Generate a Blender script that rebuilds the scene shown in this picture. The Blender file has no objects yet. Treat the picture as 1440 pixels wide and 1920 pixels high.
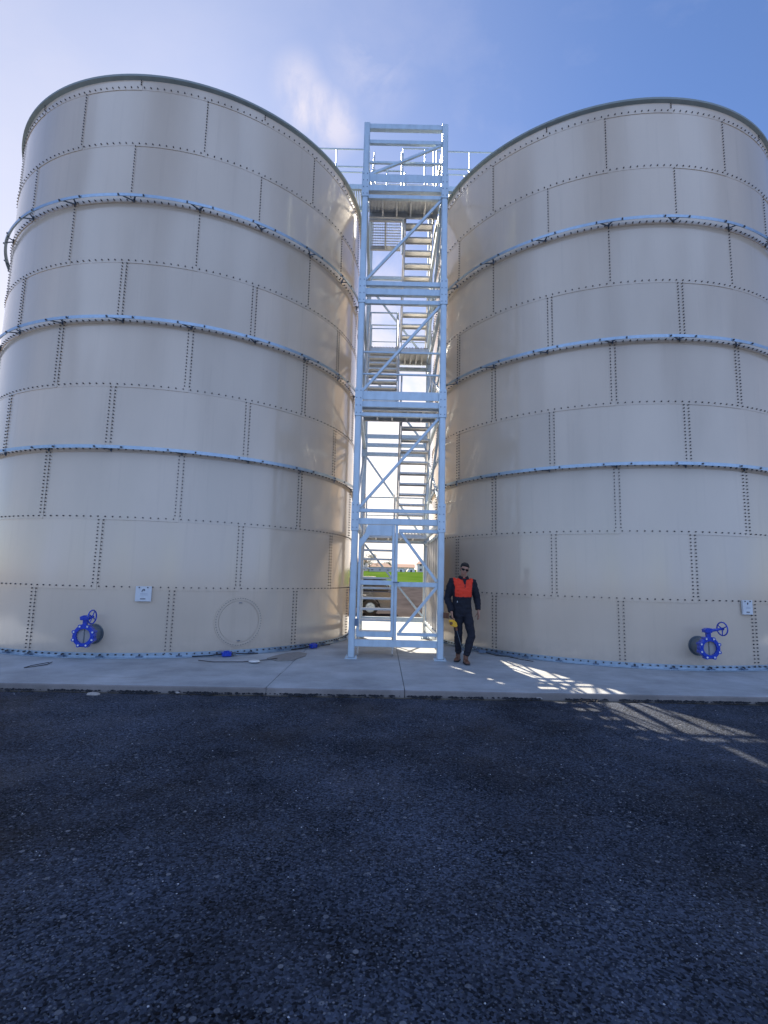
import bpy, bmesh, math, random
from mathutils import Vector, Matrix, noise
from math import sin, cos, pi, radians
random.seed(7)
S = bpy.context.scene
C = S.collection
V = Vector

# ------------------------------------------------------------------ camera
cd = bpy.data.cameras.new('camera'); cam = bpy.data.objects.new('camera', cd); C.objects.link(cam)
PITCH, ROLL, EYE = 0.1253, 0.024, 1.531
r0 = V((1, 0, 0)); fw = V((0, cos(PITCH), sin(PITCH))); u0 = V((0, -sin(PITCH), cos(PITCH)))
cx = cos(ROLL)*r0 + sin(ROLL)*u0; cy = -sin(ROLL)*r0 + cos(ROLL)*u0
M = Matrix((cx, cy, -fw)).transposed().to_4x4(); M.translation = V((0, 0, EYE))
cam.matrix_world = M
cd.sensor_fit = 'VERTICAL'; cd.sensor_height = 24; cd.lens = 971.1/1920*24
cd.clip_start = 0.05; cd.clip_end = 6000
S.camera = cam

# ------------------------------------------------------------------ world and sun
SUN_AZ, SUN_EL = radians(-22.0), radians(41.0)      # from +Y towards +X
w = bpy.data.worlds.new("World"); S.world = w; w.use_nodes = True
nt = w.node_tree; N = nt.nodes; Lk = nt.links
for n in list(N): N.remove(n)
out = N.new('ShaderNodeOutputWorld'); bg = N.new('ShaderNodeBackground')
sky = N.new('ShaderNodeTexSky'); sky.sky_type = 'NISHITA'; sky.sun_disc = False
sky.sun_elevation = SUN_EL; sky.sun_rotation = SUN_AZ
sky.air_density = 1.0; sky.dust_density = .15; sky.ozone_density = 3.0; sky.altitude = 50
tc = N.new('ShaderNodeTexCoord')
mp = N.new('ShaderNodeMapping'); mp.inputs['Scale'].default_value = (1.0, 1.0, 1.7)
Lk.new(tc.outputs['Generated'], mp.inputs['Vector'])
n1 = N.new('ShaderNodeTexNoise'); n1.inputs['Scale'].default_value = 2.6; n1.inputs['Detail'].default_value = 9
n1.inputs['Roughness'].default_value = .58; n1.inputs['Distortion'].default_value = .35
mp.inputs['Location'].default_value = (0.35, 0.0, 0.12)
Lk.new(mp.outputs[0], n1.inputs['Vector'])
cr = N.new('ShaderNodeValToRGB'); cr.color_ramp.elements[0].position = .50; cr.color_ramp.elements[1].position = .78
Lk.new(n1.outputs['Fac'], cr.inputs['Fac'])
# clouds bank up low in the sky, thin out overhead
sp = N.new('ShaderNodeSeparateXYZ'); Lk.new(tc.outputs['Generated'], sp.inputs[0])
mr = N.new('ShaderNodeMapRange'); mr.inputs['From Min'].default_value = 0.15; mr.inputs['From Max'].default_value = .85
mr.inputs['To Min'].default_value = .6; mr.inputs['To Max'].default_value = .12
Lk.new(sp.outputs['Z'], mr.inputs['Value'])
ml = N.new('ShaderNodeMath'); ml.operation = 'MULTIPLY'; Lk.new(cr.outputs['Color'], ml.inputs[0]); Lk.new(mr.outputs[0], ml.inputs[1])
hz = N.new('ShaderNodeMapRange'); hz.inputs['From Min'].default_value = 0.0; hz.inputs['From Max'].default_value = .62; hz.interpolation_type = 'SMOOTHSTEP'
hz.inputs['To Min'].default_value = .97; hz.inputs['To Max'].default_value = 0.0
hy = N.new('ShaderNodeMapRange'); hy.interpolation_type = 'SMOOTHSTEP'; hy.inputs['From Min'].default_value = .1; hy.inputs['From Max'].default_value = .95
hy.inputs['To Min'].default_value = .75; hy.inputs['To Max'].default_value = 0; Lk.new(sp.outputs['Y'], hy.inputs['Value'])
hs = N.new('ShaderNodeMath'); hs.operation = 'ADD'; Lk.new(sp.outputs['Z'], hs.inputs[0]); Lk.new(hy.outputs[0], hs.inputs[1])
Lk.new(hs.outputs[0], hz.inputs['Value'])
mx = ml
# a loose white cumulus puff beside the stair tower
def puff(d, size, amt):
    dn = V(d).normalized()
    vm = N.new('ShaderNodeVectorMath'); vm.operation = 'DISTANCE'; vm.inputs[1].default_value = dn
    Lk.new(tc.outputs['Generated'], vm.inputs[0])
    a = N.new('ShaderNodeMapRange'); a.interpolation_type = 'SMOOTHERSTEP'
    a.inputs['From Min'].default_value = 0; a.inputs['From Max'].default_value = size
    a.inputs['To Min'].default_value = amt; a.inputs['To Max'].default_value = 0
    Lk.new(vm.outputs['Value'], a.inputs['Value'])
    return a.outputs[0]
n2 = N.new('ShaderNodeTexNoise'); n2.inputs['Scale'].default_value = 9; n2.inputs['Detail'].default_value = 8
n2.inputs['Roughness'].default_value = .6; n2.inputs['Distortion'].default_value = .4
Lk.new(tc.outputs['Generated'], n2.inputs['Vector'])
cr2 = N.new('ShaderNodeMapRange'); cr2.inputs['From Min'].default_value = .38; cr2.inputs['From Max'].default_value = .58
Lk.new(n2.outputs['Fac'], cr2.inputs['Value'])
def pdir(px, py):
    u2 = (px-720)/971.1; v2 = (960-py)/971.1
    u = u2*cos(ROLL)-v2*sin(ROLL); v = u2*sin(ROLL)+v2*cos(ROLL)
    return (u, cos(PITCH)-v*sin(PITCH), v*cos(PITCH)+sin(PITCH))
acc = None
for px, py, sz, am in ((583, 208, .065, .95), (625, 234, .068, .8), (700, 125, .10, .30), (560, 160, .06, .6), (750, 760, .5, .8)):
    o = puff(pdir(px, py), sz, am)
    if acc is None: acc = o
    else:
        q = N.new('ShaderNodeMath'); q.operation = 'MAXIMUM'; Lk.new(acc, q.inputs[0]); Lk.new(o, q.inputs[1]); acc = q.outputs[0]
pm = N.new('ShaderNodeMath'); pm.operation = 'MULTIPLY'; Lk.new(acc, pm.inputs[0]); Lk.new(cr2.outputs[0], pm.inputs[1])
mx2 = N.new('ShaderNodeMath'); mx2.operation = 'MAXIMUM'; mx2.use_clamp = True; Lk.new(mx.outputs[0], mx2.inputs[0]); Lk.new(pm.outputs[0], mx2.inputs[1])
mix = N.new('ShaderNodeMixRGB')
tint = N.new('ShaderNodeMixRGB'); tint.blend_type = 'MULTIPLY'; tint.inputs['Fac'].default_value = 1
tint.inputs['Color2'].default_value = (.80, .86, 1.04, 1); Lk.new(sky.outputs[0], tint.inputs['Color1'])
# cloud colour: soft lavender-white towards the sun, brighter unseen cloud added behind the camera to fill the shade
bk = N.new('ShaderNodeMapRange'); bk.interpolation_type = 'SMOOTHSTEP'
bk.inputs['From Min'].default_value = .05; bk.inputs['From Max'].default_value = -.55; Lk.new(sp.outputs['Y'], bk.inputs['Value'])
cc = N.new('ShaderNodeMixRGB'); Lk.new(bk.outputs[0], cc.inputs['Fac'])
cc.inputs['Color1'].default_value = (6.0, 5.6, 6.4, 1); cc.inputs['Color2'].default_value = (4.6, 6.4, 10.5, 1)
n3 = N.new('ShaderNodeTexNoise'); n3.inputs['Scale'].default_value = 3.1; n3.inputs['Detail'].default_value = 7; Lk.new(tc.outputs['Generated'], n3.inputs['Vector'])
r3 = N.new('ShaderNodeMapRange'); r3.inputs['From Min'].default_value = .36; r3.inputs['From Max'].default_value = .60; Lk.new(n3.outputs['Fac'], r3.inputs['Value'])
b3 = N.new('ShaderNodeMath'); b3.operation = 'MULTIPLY'; Lk.new(bk.outputs[0], b3.inputs[0]); Lk.new(r3.outputs[0], b3.inputs[1])
mx3 = N.new('ShaderNodeMath'); mx3.operation = 'MAXIMUM'; mx3.use_clamp = True; Lk.new(mx2.outputs[0], mx3.inputs[0]); Lk.new(b3.outputs[0], mx3.inputs[1])
Lk.new(mx3.outputs[0], mix.inputs['Fac'])
Lk.new(tint.outputs[0], mix.inputs['Color1']); Lk.new(cc.outputs[0], mix.inputs['Color2'])
gl = puff(pdir(-120, 700), .85, .75); gm = N.new('ShaderNodeMixRGB'); Lk.new(gl, gm.inputs['Fac']); Lk.new(mix.outputs[0], gm.inputs['Color1']); gm.inputs['Color2'].default_value = (7.2, 6.9, 7.4, 1)
g2 = puff(pdir(280, 280), .85, .40); gm2 = N.new('ShaderNodeMixRGB'); Lk.new(g2, gm2.inputs['Fac']); Lk.new(gm.outputs[0], gm2.inputs['Color1']); gm2.inputs['Color2'].default_value = (3.7, 3.85, 4.6, 1)
hm = N.new('ShaderNodeMixRGB'); Lk.new(hz.outputs[0], hm.inputs['Fac']); Lk.new(gm2.outputs[0], hm.inputs['Color1']); hm.inputs['Color2'].default_value = (9.5, 8.6, 7.8, 1)
Lk.new(hm.outputs[0], bg.inputs['Color']); bg.inputs['Strength'].default_value = 0.065
Lk.new(bg.outputs[0], out.inputs[0])

sd = bpy.data.lights.new('sun', 'SUN'); so = bpy.data.objects.new('sun', sd); C.objects.link(so)
sd.energy = 5.0; sd.angle = radians(.5); sd.color = (1.0, .86, .66)
sdir = V((sin(SUN_AZ)*cos(SUN_EL), cos(SUN_AZ)*cos(SUN_EL), sin(SUN_EL)))
so.rotation_euler = sdir.to_track_quat('Z', 'Y').to_euler()
S.view_settings.view_transform = 'Standard'; S.view_settings.look = 'None'
S.view_settings.exposure = 1.34; S.view_settings.gamma = 1

# ------------------------------------------------------------------ helpers
def mat(name, col, rough=.6, metal=0, spec=.5, var=0, vscale=3, bump=0, bscale=40, coat=0, stretch=(1, 1, 1), col2=None):
    m = bpy.data.materials.new(name); m.use_nodes = True
    t = m.node_tree; b = t.nodes['Principled BSDF']
    b.inputs['Base Color'].default_value = (*col, 1); b.inputs['Roughness'].default_value = rough
    b.inputs['Metallic'].default_value = metal; b.inputs['Specular IOR Level'].default_value = spec
    if coat: b.inputs['Coat Weight'].default_value = coat; b.inputs['Coat Roughness'].default_value = .08
    tc = t.nodes.new('ShaderNodeTexCoord'); mp = t.nodes.new('ShaderNodeMapping'); mp.inputs['Scale'].default_value = stretch
    t.links.new(tc.outputs['Object'], mp.inputs[0])
    if var or col2:
        n = t.nodes.new('ShaderNodeTexNoise'); n.inputs['Scale'].default_value = vscale; n.inputs['Detail'].default_value = 6
        n.inputs['Roughness'].default_value = .6
        t.links.new(mp.outputs[0], n.inputs['Vector'])
        r = t.nodes.new('ShaderNodeMapRange'); r.inputs['From Min'].default_value = .3; r.inputs['From Max'].default_value = .7
        t.links.new(n.outputs['Fac'], r.inputs['Value'])
        x = t.nodes.new('ShaderNodeMixRGB'); t.links.new(r.outputs[0], x.inputs['Fac'])
        c2 = col2 or tuple(min(1, c*(1+var)) for c in col); c1 = col if col2 else tuple(c*(1-var) for c in col)
        x.inputs['Color1'].default_value = (*c1, 1); x.inputs['Color2'].default_value = (*c2, 1)
        t.links.new(x.outputs[0], b.inputs['Base Color'])
        rr = t.nodes.new('ShaderNodeMapRange'); rr.inputs['To Min'].default_value = max(.03, rough-.07); rr.inputs['To Max'].default_value = min(1, rough+.07)
        t.links.new(n.outputs['Fac'], rr.inputs['Value']); t.links.new(rr.outputs[0], b.inputs['Roughness'])
    if bump:
        n = t.nodes.new('ShaderNodeTexNoise'); n.inputs['Scale'].default_value = bscale; n.inputs['Detail'].default_value = 5
        t.links.new(mp.outputs[0], n.inputs['Vector'])
        bm = t.nodes.new('ShaderNodeBump'); bm.inputs['Strength'].default_value = bump; bm.inputs['Distance'].default_value = .01
        t.links.new(n.outputs['Fac'], bm.inputs['Height']); t.links.new(bm.outputs[0], b.inputs['Normal'])
    return m

class MB:
    """collects shapes into one mesh"""
    def __init__(s): s.v = []; s.f = []; s.mi = []; s.sm = []
    def add(s, vs, fs, mi=0, smooth=False):
        o = len(s.v); s.v += [tuple(v) for v in vs]
        for f in fs: s.f.append([i+o for i in f]); s.mi.append(mi); s.sm.append(smooth)
        return s
    def box(s, x0, x1, y0, y1, z0, z1, mi=0):
        vs = [(x, y, z) for z in (z0, z1) for y in (y0, y1) for x in (x0, x1)]
        return s.add(vs, [(0, 2, 3, 1), (4, 5, 7, 6), (0, 1, 5, 4), (2, 6, 7, 3), (0, 4, 6, 2), (1, 3, 7, 5)], mi)
    def bar(s, p, q, wd, h, up=(0, 0, 1), mi=0):
        p, q = V(p), V(q); d = (q-p).normalized(); u = V(up)
        if abs(d.dot(u)) > .99: u = V((0, 1, 0))
        a = d.cross(u).normalized(); b = a.cross(d).normalized()
        vs = [e + a*sx*wd/2 + b*sz*h/2 for e in (p, q) for sx, sz in ((-1, -1), (1, -1), (1, 1), (-1, 1))]
        return s.add(vs, [(0, 1, 2, 3), (7, 6, 5, 4), (0, 4, 5, 1), (1, 5, 6, 2), (2, 6, 7, 3), (3, 7, 4, 0)], mi)
    def tube(s, pts, r, n=8, mi=0, cap=True, smooth=True):
        pts = [V(p) for p in pts]; rs = r if isinstance(r, (list, tuple)) else [r]*len(pts)
        vs = []; a = None
        for i, p in enumerate(pts):
            d = (pts[min(i+1, len(pts)-1)]-pts[max(i-1, 0)]).normalized()
            if a is None: a = d.orthogonal().normalized()
            a = (a - d*a.dot(d)).normalized(); b = d.cross(a)
            for k in range(n): vs.append(p+(a*cos(2*pi*k/n)+b*sin(2*pi*k/n))*rs[i])
        fs = [(i*n+k, i*n+(k+1) % n, (i+1)*n+(k+1) % n, (i+1)*n+k) for i in range(len(pts)-1) for k in range(n)]
        s.add(vs, fs, mi, smooth)
        if cap:
            s.add(vs[:n], [list(range(n))[::-1]], mi); s.add(vs[-n:], [list(range(n))], mi)
        return s
    def lathe(s, prof, c, axis=(0, 0, 1), n=24, mi=0, closed=True, smooth=True):
        """prof: (radius, offset along axis)"""
        ax = V(axis).normalized(); a = ax.orthogonal().normalized(); b = ax.cross(a); c = V(c)
        m = len(prof)
        rng = range(m if closed else m-1)
        for i in rng:                         # every band with its own verts: crisp edges, smooth round
            j = (i+1) % m; vs = []
            for (r, h) in (prof[i], prof[j]):
                for k in range(n): vs.append(c+ax*h+(a*cos(2*pi*k/n)+b*sin(2*pi*k/n))*r)
            s.add(vs, [(k, (k+1) % n, n+(k+1) % n, n+k) for k in range(n)], mi, smooth)
        return s
    def poly(s, pts, t, mi=0):
        """flat outline (list of 3d points, in one plane) given thickness vector t"""
        n = len(pts); t = V(t); vs = [V(p) for p in pts]+[V(p)+t for p in pts]
        fs = [list(range(n))[::-1], list(range(n, 2*n))]+[(i, (i+1) % n, n+(i+1) % n, n+i) for i in range(n)]
        return s.add(vs, fs, mi)
    def build(s, name, mats, parent=None, loc=(0, 0, 0), fix=True, bevel=0):
        me = bpy.data.meshes.new(name); me.from_pydata(s.v, [], s.f)
        if not isinstance(mats, (list, tuple)): mats = [mats]
        for m in mats: me.materials.append(m)
        me.polygons.foreach_set('material_index', s.mi); me.polygons.foreach_set('use_smooth', s.sm)
        if fix:
            b = bmesh.new(); b.from_mesh(me); bmesh.ops.recalc_face_normals(b, faces=b.faces); b.to_mesh(me); b.free()
        me.update()
        o = bpy.data.objects.new(name, me); C.objects.link(o); o.location = loc
        if parent: o.parent = parent
        if bevel:
            md = o.modifiers.new('bevel', 'BEVEL'); md.width = bevel; md.segments = 1; md.limit_method = 'ANGLE'
        return o

def tag(o, label=None, cat=None, group=None, kind=None):
    if label: o['label'] = label
    if cat: o['category'] = cat
    if group: o['group'] = group
    if kind: o['kind'] = kind
    return o
def empty(name, loc=(0, 0, 0)):
    o = bpy.data.objects.new(name, None); C.objects.link(o); o.location = loc; o.empty_display_size = .2
    return o

# ------------------------------------------------------------------ ground materials
def asphalt():
    m = bpy.data.materials.new('asphalt'); m.use_nodes = True; t = m.node_tree; nd = t.nodes; lk = t.links
    b = nd['Principled BSDF']; tc = nd.new('ShaderNodeTexCoord')
    def noi(sc, det=6, rg=.6):
        n = nd.new('ShaderNodeTexNoise'); n.inputs['Scale'].default_value = sc; n.inputs['Detail'].default_value = det
        n.inputs['Roughness'].default_value = rg; lk.new(tc.outputs['Object'], n.inputs['Vector']); return n.outputs['Fac']
    def rng(s, a, c, x, y):
        r = nd.new('ShaderNodeMapRange'); r.inputs['From Min'].default_value = a; r.inputs['From Max'].default_value = c
        r.inputs['To Min'].default_value = x; r.inputs['To Max'].default_value = y; lk.new(s, r.inputs['Value']); return r.outputs[0]
    def mth(op, a, c):
        q = nd.new('ShaderNodeMath'); q.operation = op
        for i, z in enumerate((a, c)):
            if isinstance(z, (int, float)): q.inputs[i].default_value = z
            else: lk.new(z, q.inputs[i])
        return q.outputs[0]
    vo = nd.new('ShaderNodeTexVoronoi'); vo.inputs['Scale'].default_value = 80; lk.new(tc.outputs['Object'], vo.inputs['Vector'])
    wn = nd.new('ShaderNodeSeparateColor'); lk.new(vo.outputs['Color'], wn.inputs[0])
    vo2 = nd.new('ShaderNodeTexVoronoi'); vo2.inputs['Scale'].default_value = 26; lk.new(tc.outputs['Object'], vo2.inputs['Vector'])
    w2 = nd.new('ShaderNodeSeparateColor'); lk.new(vo2.outputs['Color'], w2.inputs[0])
    tone = mth('ADD', mth('MULTIPLY', mth('POWER', rng(wn.outputs[0], 0, 1, .45, 1.5), 1.7), rng(noi(.42, 6), .38, .62, .55, 1.35)), rng(noi(2.2, 6), .4, .7, -.15, .2))
    pale = rng(wn.outputs[1], .93, .96, 0, 1)                       # a few pale chips
    big = mth('MULTIPLY', rng(w2.outputs[0], .965, .975, 0, 1), rng(vo2.outputs['Distance'], .32, .40, 1, 0))
    chips = mth('MULTIPLY', mth('MAXIMUM', mth('MULTIPLY', pale, rng(vo.outputs['Distance'], .35, .5, 1, 0)), big), rng(noi(.8, 4), .35, .6, .35, 1))
    c1 = nd.new('ShaderNodeMixRGB'); c1.blend_type = 'MULTIPLY'; c1.inputs['Fac'].default_value = 1
    c1.inputs['Color1'].default_value = (.038, .047, .068, 1); cmb = nd.new('ShaderNodeCombineColor')
    for i in range(3): lk.new(tone, cmb.inputs[i])
    lk.new(cmb.outputs[0], c1.inputs['Color2'])
    c2 = nd.new('ShaderNodeMixRGB'); lk.new(chips, c2.inputs['Fac']); lk.new(c1.outputs[0], c2.inputs['Color1']); c2.inputs['Color2'].default_value = (.19, .2, .22, 1)
    lk.new(c2.outputs[0], b.inputs['Base Color'])
    lk.new(rng(noi(1.3, 5), .35, .65, .62, .95), b.inputs['Roughness']); b.inputs['Specular IOR Level'].default_value = .10
    hgt = mth('ADD', mth('MULTIPLY', rng(vo.outputs['Distance'], 0, .6, 1, 0), .6), mth('MULTIPLY', noi(260, 3), .5))
    bm = nd.new('ShaderNodeBump'); bm.inputs['Strength'].default_value = .75; bm.inputs['Distance'].default_value = .006
    lk.new(hgt, bm.inputs['Height']); lk.new(bm.outputs[0], b.inputs['Normal'])
    return m
M_asph = asphalt()
def concrete(name, c, dark=.75):
    m = bpy.data.materials.new(name); m.use_nodes = True; t = m.node_tree; nd = t.nodes; lk = t.links
    b = nd['Principled BSDF']; tc = nd.new('ShaderNodeTexCoord')
    n = nd.new('ShaderNodeTexNoise'); n.inputs['Scale'].default_value = 1.1; n.inputs['Detail'].default_value = 10; n.inputs['Roughness'].default_value = .65
    lk.new(tc.outputs['Object'], n.inputs['Vector'])
    n2 = nd.new('ShaderNodeTexNoise'); n2.inputs['Scale'].default_value = 120; n2.inputs['Detail'].default_value = 4; lk.new(tc.outputs['Object'], n2.inputs['Vector'])
    r = nd.new('ShaderNodeValToRGB'); r.color_ramp.elements[0].position = .33; r.color_ramp.elements[1].position = .68
    r.color_ramp.elements[0].color = (*[x*dark for x in c], 1); r.color_ramp.elements[1].color = (*c, 1)
    lk.new(n.outputs['Fac'], r.inputs['Fac'])
    x = nd.new('ShaderNodeMixRGB'); x.blend_type = 'MULTIPLY'; x.inputs['Fac'].default_value = .35
    lk.new(r.outputs[0], x.inputs['Color1'])
    g = nd.new('ShaderNodeMapRange'); g.inputs['From Min'].default_value = .3; g.inputs['From Max'].default_value = .6; g.inputs['To Min'].default_value = .6; lk.new(n2.outputs['Fac'], g.inputs['Value'])
    lk.new(g.outputs[0], x.inputs['Color2']); lk.new(x.outputs[0], b.inputs['Base Color'])
    b.inputs['Roughness'].default_value = .75
    mp2 = nd.new('ShaderNodeMapping'); mp2.inputs['Scale'].default_value = (.5, 2.2, 1); lk.new(tc.outputs['Object'], mp2.inputs[0])
    n5 = nd.new('ShaderNodeTexNoise'); n5.inputs['Scale'].default_value = 2.0; n5.inputs['Detail'].default_value = 9; n5.inputs['Roughness'].default_value = .7; lk.new(mp2.outputs[0], n5.inputs['Vector'])
    g5 = nd.new('ShaderNodeMapRange'); g5.inputs['From Min'].default_value = .54; g5.inputs['From Max'].default_value = .72; g5.inputs['To Max'].default_value = .6; lk.new(n5.outputs['Fac'], g5.inputs['Value'])
    x5 = nd.new('ShaderNodeMixRGB'); lk.new(g5.outputs[0], x5.inputs['Fac']); lk.new(x.outputs[0], x5.inputs['Color1']); x5.inputs['Color2'].default_value = (c[0]*.52, c[1]*.47, c[2]*.42, 1)
    lk.new(x5.outputs[0], b.inputs['Base Color'])
    bm = nd.new('ShaderNodeBump'); bm.inputs['Strength'].default_value = .25; bm.inputs['Distance'].default_value = .004
    lk.new(n2.outputs['Fac'], bm.inputs['Height']); lk.new(bm.outputs[0], b.inputs['Normal'])
    return m
M_conc = concrete('concrete', (.46, .49, .52), .60)
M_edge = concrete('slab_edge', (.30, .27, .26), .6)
M_yard = mat('yard_asphalt', (.055, .050, .054), 1, var=.3, vscale=.8, stretch=(1, .25, 1), bump=.3, spec=0)
M_soil = mat('soil', (.10, .085, .06), .95, var=.3, vscale=.2)
M_grass = mat('grass', (.045, .098, .013), 1, col2=(.080, .135, .026), vscale=.14, stretch=(1, .3, 1), spec=0)

# ------------------------------------------------------------------ ground
G = -.09
g = MB(); g.add([(-2500, -1500, 0), (2500, -1500, 0), (2500, 4000, 0), (-2500, 4000, 0)], [(0, 1, 2, 3)])
tag(g.build('ground', M_soil, loc=(0, 0, G-.02)), kind='structure')
def kerb_y(x): return 7.40+.0245*x
nx = 160; rows = []
a = MB(); vs = []; 
for i in range(nx+1):
    x = -16+32*i/nx
    e = .03*noise.noise(V((x*2.1, 3, 0)))+.03*noise.noise(V((x*7, 1, 0)))
    zz = -.004 + .012*noise.noise(V((x*4, 8, 0)))
    vs += [(x, -30, 0), (x, kerb_y(x)-.34, 0), (x, kerb_y(x)-.16+e, zz), (x, kerb_y(x)-.05+e*1.4, -.034+zz), (x, kerb_y(x)+.02, -.05)]
for i in range(nx):
    for k in range(4): a.f.append([i*5+k, (i+1)*5+k, (i+1)*5+k+1, i*5+k+1])
a.v = vs; a.mi = [0]*len(a.f); a.sm = [True]*len(a.f)
tag(a.build('road', M_asph, loc=(0, 0, G+.004)), kind='structure')
sidea = MB()
for x0, x1 in ((-60, -16), (16, 60)): sidea.add([(x0, -30, 0), (x1, -30, 0), (x1, 22, 0), (x0, 22, 0)], [(0, 1, 2, 3)])
tag(sidea.build('road_shoulder', M_asph, loc=(0, 0, G+.002)), kind='structure')
# loose chippings proud of the binder
rs = random.Random(11); ch = MB(); M_chipA = mat('chip_dark', (.030, .038, .052), .6, var=.4, vscale=25); M_chipB = mat('chip_mid', (.07, .085, .11), .5, var=.3, vscale=25); M_chipC = mat('chip_pale', (.42, .44, .48), .5, var=.2, vscale=25)
def chip(x, y, r_, mi):
    h = r_*rs.uniform(.35, .7); a0 = rs.uniform(0, 6.28); vs = []
    el = rs.uniform(.6, 1)
    for k in range(5):
        q = a0+2*pi*k/5+rs.uniform(-.3, .3); rr = r_*rs.uniform(.8, 1.15); vs.append((x+rr*cos(q), y+rr*sin(q)*el, -.002))
    for k in range(5):
        q = a0+2*pi*k/5+rs.uniform(-.3, .3); rr = r_*rs.uniform(.45, .75); vs.append((x+rr*cos(q), y+rr*sin(q)*el, h*rs.uniform(.7, 1.1)))
    ch.add(vs, [(k, (k+1) % 5, 5+(k+1) % 5, 5+k) for k in range(5)]+[(5, 6, 7, 8, 9)], mi)
for _ in range(26000):
    y = 1.35+5.9*rs.random()**1.7; hw = .55+y*.80; x = rs.uniform(-hw, hw)
    if noise.noise(V((x*.9, y*.9, 2)))+.35*noise.noise(V((x*3, y*3, 7))) < rs.uniform(-.75, .25): continue
    t = rs.random(); mi = 0 if t < .66 else (1 if t < .972 else 2)
    chip(x, y, rs.uniform(.0035, .0085)*(1 if mi < 2 else .85), mi)
for _ in range(4200):                       # crumbs of binder heaped raggedly against the slab
    x = rs.uniform(-7.5, 8.5); k_ = noise.noise(V((x*2.3, 0, 4)))+.6*noise.noise(V((x*7, 0, 9)))
    y = kerb_y(x)-.01-abs(rs.gauss(0, .05+.06*max(0, k_))); 
    if rs.random() > .45+k_: continue
    chip(x, y, rs.uniform(.008, .026), 3)
tag(ch.build('loose_chippings', [M_chipA, M_chipB, M_chipC, mat('binder_crumb', (.012, .014, .02), .8)], loc=(0, 0, G+.004), fix=False), kind='stuff')
# concrete slab in bays, open joints between them
pad = MB(); cuts = [-16, -10.6, -6.55, -1.56, .345, 6.35, 10.9, 16]
for i in range(len(cuts)-1):
    x0, x1 = cuts[i]+.005, cuts[i+1]-.005; n = max(2, int((x1-x0)/.12)); vs = []; fs = []
    for k in range(n+1):
        x = x0+(x1-x0)*k/n; y = kerb_y(x); e = .008*noise.noise(V((x*6, 0, 0)))
        b2 = .012*noise.noise(V((x*3, 5, 0)))
        vs += [(x, 21, -.02), (x, y+.03, -.006), (x, y+.010+e, -.012), (x, y-.004+e, -.028), (x, y-.008+b2, -.20), (x, 21, -.20)]
    for k in range(n):
        for q in range(5):
            fs.append((k*6+q, (k+1)*6+q, (k+1)*6+q+1, k*6+q+1))
    o = len(pad.v); pad.v += vs
    for q, f in enumerate(fs):
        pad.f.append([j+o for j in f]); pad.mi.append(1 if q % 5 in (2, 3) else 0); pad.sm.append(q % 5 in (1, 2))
    for k in (0, n): pad.f.append([o+k*6+j for j in range(6)]); pad.mi.append(0); pad.sm.append(False)
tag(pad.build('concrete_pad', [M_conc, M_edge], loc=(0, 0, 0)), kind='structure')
jf = MB()
jf.box(-16, 16, 7.6, 20.9, -.16, -.045)
tag(jf.build('joint_filler', mat('joint_filler', (.03, .03, .03), .9)), kind='structure')
yd = MB(); yd.add([(-60, 21, 0), (60, 21, 0), (60, 92, 0), (-60, 92, 0)], [(0, 1, 2, 3)])
tag(yd.build('yard_paving', M_yard, loc=(0, 0, G+.002)), kind='structure')
pv = MB(); pv.box(-30, 40, 92, 93.2, G-.1, G+.14)
tag(pv.build('kerb', M_conc), kind='structure')
# rising green field behind
fd = MB(); nx, ny = 60, 40; vs = []
for j in range(ny+1):
    for i in range(nx+1):
        x = -400+800*i/nx; y = 93.2+(j/ny)**1.5*420
        t = min(1, (y-93)/330); z = G + 8.4*t**1.15*1.0 + (.5*noise.noise(V((x*.012, y*.01, 0))))*t
        vs.append((x, y, z))
fd.add(vs, [(j*(nx+1)+i, j*(nx+1)+i+1, (j+1)*(nx+1)+i+1, (j+1)*(nx+1)+i) for j in range(ny) for i in range(nx)], 0, True)
tag(fd.build('field_terrain', M_grass), kind='structure')

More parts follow.
